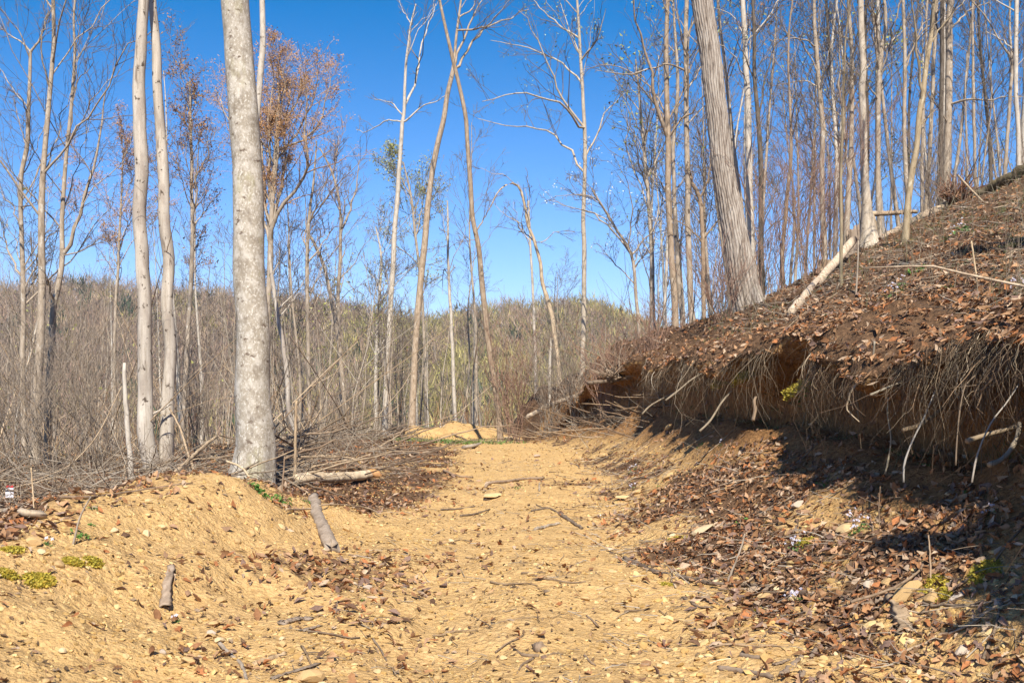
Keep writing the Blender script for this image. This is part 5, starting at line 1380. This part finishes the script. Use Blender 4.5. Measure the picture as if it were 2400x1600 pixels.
for i, a in enumerate([
 ('reddish bare shrub fanning out right of the curved brown tree', 1205, 930, 31, 4.2, 26, RD, .3), ('bare shrub on the tip of the bank nose', 1290, 900, 29, 2.6, 22, GY, .45),
 ('tangled bare shrub below the arching sapling', 1345, 870, 27, 2.6, 24, GY, .5), ('low wiry shrub at the left end of the ridge', 1420, 830, 24.5, 2.2, 26, RD, .5),
 ('low wiry shrub on the ridge below the joined pair', 1530, 780, 22, 1.6, 24, RD, .6), ('reddish shrub at the foot of the big leaning trunk', 1690, 740, 19.6, 1.5, 22, RD, .6),
 ('tall reddish shrub of thin whips left of the near sapling', 1905, 640, 21, 3.6, 24, RD, .35), ('clump of thin whips right of the big leaning trunk', 1810, 690, 20.5, 3.2, 20, RD, .4),
 ('bare shrub between the white pair and the thick mottled trunk', 470, 1090, 17, 2.2, 22, GY, .5), ('bare shrub left of the short snag', 235, 1110, 15.5, 2.4, 24, GY, .5),
 ('bare shrub under the three tan trunks at far left', 120, 1120, 16, 2.6, 26, GY, .5), ('spreading bare shrub at the left edge of the view', 10, 1120, 15, 2.8, 24, GY, .5),
 ('bare shrub behind the brush heap', 800, 1000, 30, 2.8, 24, GY, .45), ('bare shrub on the slope left of the reddish root plate', 2190, 500, 21.5, 2.0, 18, GY, .5)]):
    shrub(*a, seed=300 + i)

# stumps and root plates
def stump(label, U, V, D, w, h, bark, tcol, shell=False, name='stump'):
    x = (U - CX) / F * D
    p = np.array([x, D, gz(x, D) - .06])
    r = w / F * D / 2; hh = h / F * D
    k, m = 26, 10
    a = np.arange(k) / k * 2 * math.pi
    v = []
    jag = SR.uniform(-.08, .12, k) if not shell else np.abs(np.sin(a * 1.5 + 1)) * .5 - .35 + SR.uniform(-.25, .25, k)
    for i in range(m):
        s = i / (m - 1)
        rad = r * (1 + .45 * math.exp(-s * 5)) * (1 + .10 * np.cos(a * 5 + 1) * math.exp(-s * 3) + .04 * SR.normal(size=k))
        v.append(np.stack([p[0] + rad * np.cos(a), p[1] + rad * np.sin(a), p[2] + hh * s * (1 + jag * (s > .5) * (s - .5) * 2)], 1))
    if shell:
        for i in range(m - 1, -1, -2):
            s = i / (m - 1)
            v.append(np.stack([p[0] + r * .72 * np.cos(a), p[1] + r * .72 * np.sin(a), p[2] + hh * s * (1 + jag * (s > .5) * (s - .5) * 2)], 1))
    V_ = np.array(v); mm = len(V_)
    i = np.arange(mm - 1)[:, None] * k; j = np.arange(k)[None]
    q = np.stack([i + j, i + (j + 1) % k, i + k + (j + 1) % k, i + k + j], -1).reshape(-1, 4)
    b = MB(); b.add(V_.reshape(-1, 3), q, None, np.array(tcol))
    rt = empty(name, p, label, 'stump')
    link('bark', b.mesh('bark', M_BARK[bark], p), rt, (0, 0, 0))
    if not shell:
        top = V_[-1]; c0 = top.mean(0)
        b = MB(); b.add(np.concatenate([top * .995 + c0 * .005 + [0, 0, .004], [c0 + [0, 0, .004]]]), None, np.array([(jj, (jj + 1) % k, k) for jj in range(k)]), np.array([.62, .48, .29]))
        link('cut_face', b.mesh('cut_face', M_STONE, p), rt, (0, 0, 0))
    return rt
stump('low sawn stump with a pale cut face beside the leaning bleached log', 1936, 640, 21.5, 34, 26, 'tan', (.9, .8, .68))
stump('jagged hollow stump shell beside the pale hollow based tree', 1999, 585, 21.6, 30, 62, 'snag', (.62, .54, .48), True)
stump('torn pale stump shard right of the pale hollow based tree', 2048, 580, 22.3, 16, 52, 'snag', (1.0, .88, .72), True)
stump('rotten brown stump between the two white trunks', 369, 1130, 14.2, 34, 36, 'dark', (1.25, .95, .70), True)
stump('dark stump on the bank right of the curved brown tree', 1192, 985, 30.5, 20, 22, 'dark', (1, .9, .8))
def root_plate(label, U, V, D, w, h, n, cols, name='root_plate', up=.75):
    r = np.random.default_rng(len(label))
    p = pt(U, V, D)
    a = r.uniform(-1.3, 1.3, n); e = r.normal(size=n) * .5
    d = nrm(np.stack([np.sin(a), e, np.cos(a) * up + .1], 1))
    s = np.linspace(0, 1, 7)
    L = (h / F * D) * r.uniform(.45, 1.1, n)
    P = p + r.normal(size=(n, 1, 3)) * np.array([w / F * D * .18, .12, .05]) + d[:, None] * (s[None] * L[:, None])[..., None] + np.cumsum(r.normal(size=(n, 7, 3)) * .06, 1) * L[:, None, None] * s[None, :, None]
    R = (r.uniform(.004, .016, n) * D / 15)[:, None] * (1 - .7 * s[None])
    rt = empty(name, p, label, 'roots')
    v, q, t = tubes(P, R, 5); b = MB(); b.add(v, q, None, np.repeat(np.array(cols)[r.integers(0, len(cols), n)], 35, 0))
    link('roots', b.mesh('roots', M_TWIG, p), rt, (0, 0, 0), kind='stuff')
    tv, tt = fine_rock(r, .8)
    b = MB(); b.add(tv * np.array([w / F * D * .33, .2, h / F * D * .28]) + p, None, tt, np.array(cols[0]) * .6)
    link('soil_clump', b.mesh('soil_clump', M_STONE, p, False), rt, (0, 0, 0))
root_plate('reddish brown upturned root plate on the skyline', 2238, 468, 22.6, 42, 78, 110, [(.24, .11, .06), (.30, .16, .09), (.18, .09, .055)])
root_plate('dark twisted root ball at the far left of the track end', 930, 1012, 29, 46, 28, 60, [(.10, .075, .055), (.16, .12, .09), (.07, .05, .04)], 'root_ball', .4)
root_plate('curved dark roots standing on the bank nose', 1440, 885, 22.5, 60, 80, 46, [(.20, .14, .09), (.30, .22, .15)], 'root_plate', .6)
kp = hit(1262, 1525)
kv, kt = fine_rock(SR, .95); kv = kv * (1 + .10 * vnoise(kv[:, 0] * 4, kv[:, 1] * 4 + kv[:, 2] * 3, 5))[:, None]
b = MB(); kv = kv * (1 + .22 * SR.normal(size=(len(kv), 1)) * .6)
b.add(kv * np.array([.058, .05, .05]) + kp + np.array([0, 0, .028]), None, kt, np.array([.58, .50, .44]))
link('old_stump', b.mesh('old_stump', M_BARK['log'], kp), None, kp, label='half buried grey knob of an old stump on the near track', category='stump')
for i, (pl_, w_) in enumerate(((((1262, 1540), (1225, 1535), (1198, 1520)), 9), (((1268, 1542), (1300, 1532), (1318, 1535)), 8), (((1250, 1545), (1225, 1560), (1212, 1580)), 8))):
    log(['dark root running left from the stump knob on the near track', 'short root running right from the stump knob on the near track', 'root running toward the camera from the stump knob'][i], pl_, w_, (.55, .46, .38), 'log', .3, .5, name='loose_root', cat='root')

# ------------------------------------------------------------------ moss, grass, flowers, green plants
def blades(b, base, n, h, w, spread, cols, rng, lean=.5):
    k = rng.integers(0, len(base), n)
    P = base[k] + rng.normal(size=(n, 3)) * np.array([spread, spread, 0])
    d = nrm(np.stack([rng.normal(size=n) * lean, rng.normal(size=n) * lean, np.ones(n)], 1))
    L = h * rng.uniform(.5, 1.2, (n, 1))
    sd = nrm(np.cross(d, rng.normal(size=(n, 3)))) * w
    m_ = P + d * L * .55
    tip_ = P + d * L + np.stack([d[:, 0], d[:, 1], -np.ones(n) * .2], 1) * L * .35
    v = np.stack([P - sd, P + sd, m_ + sd * .8, m_ - sd * .8, tip_], 1)
    i = np.arange(n)[:, None] * 5
    c_ = np.repeat(np.array(cols)[rng.integers(0, len(cols), n)] * rng.uniform(.7, 1.2, (n, 1)), 5, 0)
    b.add(v.reshape(-1, 3), (i + np.array([[0, 1, 2, 3]])), (i + np.array([[3, 2, 4]])), c_)
MOSSC = [(.58, .46, .06), (.64, .52, .09), (.46, .39, .06), (.58, .40, .06)]
def on_lip(U, V):
    d = bankD(U, .12)
    return pt(U, V, d)
def moss(label, U, V, w, lip=False, group=None):
    p = on_lip(U, V) if lip else hit(U, V)
    r = w / F * p[1] / 2
    n = 420
    a, q_ = SR.uniform(0, 6.28, n), SR.random(n) ** .5
    base = np.stack([p[0] + r * q_ * np.cos(a), p[1] + r * q_ * np.sin(a) * (.9 if not lip else .8), 0 * a], 1)
    if lip: base[:, 2] = p[2] + (base[:, 0] - p[0]) * .5 + .03 * SR.normal(size=n)
    else: base[:, 2] = ground(base[:, 0], base[:, 1])
    base[:, 2] += r * .16 * (1 - q_ ** 2) * (1 + .5 * vnoise(base[:, 0] * 18, base[:, 1] * 18, 9))
    b = MB(); blades(b, base, 1300, .014 + r * .07, .005 + .02 * r, .012, MOSSC, SR, 1.1)
    vv = np.concatenate([[[p[0], p[1], p[2] + r * .1]], np.stack([p[0] + r * np.cos(np.arange(14) / 14 * 6.283), p[1] + r * np.sin(np.arange(14) / 14 * 6.283), np.full(14, p[2] - .02)], 1)])
    if not lip: vv[1:, 2] = ground(vv[1:, 0], vv[1:, 1]) - .01
    b.add(vv, None, np.array([(0, 1 + i, 1 + (i + 1) % 14) for i in range(14)]), np.array(MOSSC[2]) * .8)
    link('moss_clump', b.mesh('moss_clump', M_GREEN, p), None, p, label=label, category='moss')
for a in [('yellow green moss tuft at the left edge, upper one', 32, 1292, 38), ('golden moss tuft left of the white cream stone', 172, 1318, 40), ('golden moss tuft right of the white cream stone', 216, 1320, 36),
          ('moss tuft cut by the left edge of the view', 12, 1348, 50), ('long low patch of yellow moss on the left dirt', 90, 1362, 66), ('golden moss clump left of the cream bedrock slab', 1588, 1266, 46),
          ('golden moss right of the pale rounded stone at lower right', 2215, 1395, 44), ('moss patch at the lower edge of the right hand shadow', 2190, 1368, 60), ('dark moss patch inside the right hand shadow', 2310, 1345, 70),
          ('small moss tuft under the square cream stone', 1785, 1432, 20), ('small yellow moss spot below the black branch', 1560, 1370, 18), ('moss in the leaves right of the broad cream slab', 1890, 1270, 40)]:
    moss(*a)
for a in [('yellow moss cushion on the bank lip, leftmost of three', 1690, 896, 44), ('yellow moss cushion on the bank lip, middle of three', 1742, 884, 52), ('olive moss cushion on the bank lip, rightmost of three', 1868, 915, 60),
          ('olive moss on the lip under the long pale branch', 2040, 826, 70), ('yellow moss on the small overhang at the bank nose', 1385, 918, 34)]:
    moss(*a, lip=True)
def plant(label, U, V, w, nl=14, cols=((.10, .22, .035), (.14, .28, .05), (.07, .16, .03)), flowers=0, fcol=((.78, .76, .86), (.70, .68, .84)), name='green_plant', cat='plant', D=None):
    p = hit(U, V)
    r = w / F * p[1] / 2
    rt = empty(name, p, label, cat)
    b = MB()
    a, q_ = SR.uniform(0, 6.28, nl), SR.random(nl) ** .6
    pos = np.stack([p[0] + r * q_ * np.cos(a), p[1] + r * q_ * np.sin(a), np.zeros(nl)], 1)
    pos[:, 2] = ground(pos[:, 0], pos[:, 1]) + SR.uniform(.01, .5, nl) * r
    place(b, LEAVES, pos, frames(np.tile(np.array([[0, -.35, 1.0]]), (nl, 1)), SR, .5), SR.uniform(.45, .8, nl) * max(r * .7, .035), np.array(cols)[SR.integers(0, len(cols), nl)] * SR.uniform(.8, 1.2, (nl, 1)), SR)
    link('leaves', b.mesh('leaves', M_GREEN, p), rt, (0, 0, 0), kind='stuff')
    if flowers:
        b = MB()
        for i in range(flowers):
            c0 = np.array([p[0] + SR.normal() * r * .5, p[1] + SR.normal() * r * .5, 0]); c0[2] = gz(c0[0], c0[1]) + r * SR.uniform(.5, 1.1) + .02
            f = frames(nrm(np.array([[SR.normal() * .3, -.7, .7]])), SR, .2)[0]
            s_ = SR.uniform(.006, .010) * (1 + .03 * p[1])
            for j in range(4):
                th_ = j * math.pi / 2
                loc = np.array([(0, 0, 0), (math.cos(th_ - .5) * .8, math.sin(th_ - .5) * .8, .12), (math.cos(th_) * 1.15, math.sin(th_) * 1.15, .1), (math.cos(th_ + .5) * .8, math.sin(th_ + .5) * .8, .12)]) * s_
                b.add(c0 + loc @ f.T, [(0, 1, 2, 3)], None, np.array(fcol[i % len(fcol)]))
        link('flowers', b.mesh('flowers', M_GREEN, p), rt, (0, 0, 0), kind='stuff')
for a in [('bright green leafy clump at the right foot of the thick mottled trunk', 612, 1158, 56, 60), ('low green plants in front of the fallen pale log', 660, 1178, 50, 34), ('green plant behind the grey log', 718, 1178, 26, 20),
          ('green plant at the foot of the forked grey stick', 186, 1262, 46, 36), ('dark green plant beside the forked grey stick, upper one', 216, 1192, 26, 24), ('small green plant right of the forked grey stick', 212, 1232, 22, 14),
          ('bright green plant above the cream bedrock slab', 1738, 1226, 34, 22), ('small green plant on the bare soil slope', 1640, 1046, 22, 16), ('dark green tuft at the foot of the hanging roots', 2167, 1094, 30, 18),
          ('green plant right of the long pale root on the apron', 2255, 1168, 36, 20), ('green plant low on the apron left of the long pale root', 1925, 1136, 32, 18), ('small green plant near the lilac flowers at mid apron', 1548, 1140, 18, 12),
          ('green plants in litter on the slope above the lip', 1900, 800, 70, 40), ('green plant in the leaves near the right edge of the slope', 2380, 850, 40, 20), ('green tuft on the slope under the near leaning tree', 2150, 640, 46, 26),
          ('green leafy weed in the middle of the track', 1215, 1146, 24, 14), ('green leaves on the left of the near track', 850, 1408, 16, 8)]:
    plant(*a)
for a in [('tiny white flowers beside the leaning wood slab', 412, 1462, 22, 12, 5), ('lilac white flower clump at the right edge of the bright dirt', 1862, 1412, 34, 18, 12), ('white flowers below the bank left of the dark shadow', 1868, 1292, 46, 24, 9),
          ('dense white flower clump right of the angular cream stone', 2012, 1248, 50, 30, 16), ('small white flowers above the dense flower clump', 1990, 1224, 34, 18, 8), ('pale flowers at the foot of the bank near its middle', 1482, 1106, 22, 12, 6),
          ('lilac flowers beside the pale stone at the right of the track', 1482, 1148, 20, 12, 5), ('white flowers behind the yellow stone at far left', 112, 1278, 22, 12, 4), ('white flowers on the apron near the right edge', 2318, 1206, 36, 20, 6),
          ('violet flower on the soil below the root fringe', 1690, 1044, 16, 10, 3), ('white flowers scattered on the upper right slope', 2240, 560, 60, 24, 14), ('white flowers in the middle of the slope', 2100, 690, 60, 24, 14), ('pale flowers on the slope near the right edge', 2380, 690, 60, 24, 14)]:
    plant(*a, name='flower_clump', cat='flowers') if False else plant(a[0], a[1], a[2], a[3], a[4], ((.09, .17, .04), (.13, .22, .06)), a[5], name='flower_clump', cat='flowers')
b = MB()
yg = SR.uniform(25.5, 29.5, 500); xg = -.075 * yg + SR.normal(size=500) * .75
blades(b, np.stack([xg, yg, ground(xg, yg)], 1), 2600, .16, .012, .08, [(.14, .25, .05), (.18, .30, .06), (.26, .30, .10), (.36, .32, .15)], SR)
yg = SR.uniform(28, 35, 260); xg = SR.uniform(-.10, -.0, 260) * yg
blades(b, np.stack([xg, yg, ground(xg, yg)], 1), 900, .14, .012, .1, [(.18, .22, .07), (.34, .28, .13)], SR)
link('grass', b.mesh('grass', M_GREEN), kind='stuff')
# low green ground cover in the litter of the slope
b = MB()
y = np.exp(SR.uniform(math.log(7), math.log(22), 5000)); x = SR.uniform(.12, .56, 5000) * y
k = (x > x_bank(y) + .1) & (vnoise(x * .9, y * .9, 160) + .5 * vnoise(x * 2.5, y * 2.5, 161) > .25)
x, y = x[k], y[k]
blades(b, np.stack([x, y, ground(x, y)], 1), 6500, .075, .006, .05, [(.13, .15, .05), (.20, .19, .07), (.26, .20, .09), (.10, .13, .04)], SR, .8)
link('ground_cover', b.mesh('ground_cover', M_GREEN), kind='stuff')

# small boundary sign in the brush at far left
def sign():
    p0 = pt(22, 1162, 11.5); g = gz(p0[0], p0[1])
    s = 11.5 / F
    rt = empty('sign', (p0[0], p0[1], g), 'small white sign with red top and a dark band in the brush at far left', 'sign')
    def card(name, y0, y1, dy, col, hw=9.5):
        b = MB()
        z0, z1 = p0[2] + (1162 - y1) * s, p0[2] + (1162 - y0) * s
        X0, X1, Y = p0[0] - hw * s, p0[0] + hw * s, p0[1] + dy
        v = [(X0, Y, z0), (X1, Y, z0), (X1, Y, z1), (X0, Y, z1), (X0, Y + .004, z0), (X1, Y + .004, z0), (X1, Y + .004, z1), (X0, Y + .004, z1)]
        b.add(v, [(0, 1, 2, 3), (5, 4, 7, 6), (4, 0, 3, 7), (1, 5, 6, 2), (3, 2, 6, 7), (4, 5, 1, 0)], None, np.array(col))
        link(name, b.mesh(name, M_STONE, (p0[0], p0[1], g), False), rt, (0, 0, 0))
    card('board', 1137, 1165, 0, (.74, .72, .76))
    card('red_band', 1137, 1141.5, -.006, (.55, .06, .05))
    card('dark_band', 1147, 1150.5, -.006, (.03, .03, .04))
    b = MB(); v, q, t = tubes(np.array([[(p0[0], p0[1] + .02, g - .1), (p0[0], p0[1] + .02, p0[2] + 30 * s)]]), np.array([[.012, .012]]), 6)
    b.add(v, q, None, np.array([.2, .16, .12])); link('post', b.mesh('post', M_TWIG, (p0[0], p0[1], g)), rt, (0, 0, 0))
sign()
# thin spring haze over the valley
b = MB()
X0, X1, Y0, Y1, Z0, Z1 = -640, 640, -640, 640, -90, 62
hv = [(X0, Y0, Z0), (X1, Y0, Z0), (X1, Y1, Z0), (X0, Y1, Z0), (X0, Y0, Z1), (X1, Y0, Z1), (X1, Y1, Z1), (X0, Y1, Z1)]
b.add(hv, [(0, 3, 2, 1), (4, 5, 6, 7), (0, 1, 5, 4), (1, 2, 6, 5), (2, 3, 7, 6), (3, 0, 4, 7)])
hm = bpy.data.materials.new("haze"); hm.use_nodes = True
hn = hm.node_tree
hn.nodes.remove(hn.nodes["Principled BSDF"])
pv = hn.nodes.new("ShaderNodeVolumePrincipled")
pv.inputs['Color'].default_value = (.86, .90, .96, 1)
pv.inputs['Density'].default_value = .00024
hn.links.new(pv.outputs[0], hn.nodes["Material Output"].inputs['Volume'])
link('haze', b.mesh('haze', hm, smooth_=False), kind='stuff')
print('objects', len(bpy.data.objects), 'tris', sum(len(o.data.loops) - 2 * len(o.data.polygons) for o in bpy.data.objects if o.type == 'MESH'),
      'unique', sum(len(m.loops) - 2 * len(m.polygons) for m in bpy.data.meshes if m.users))
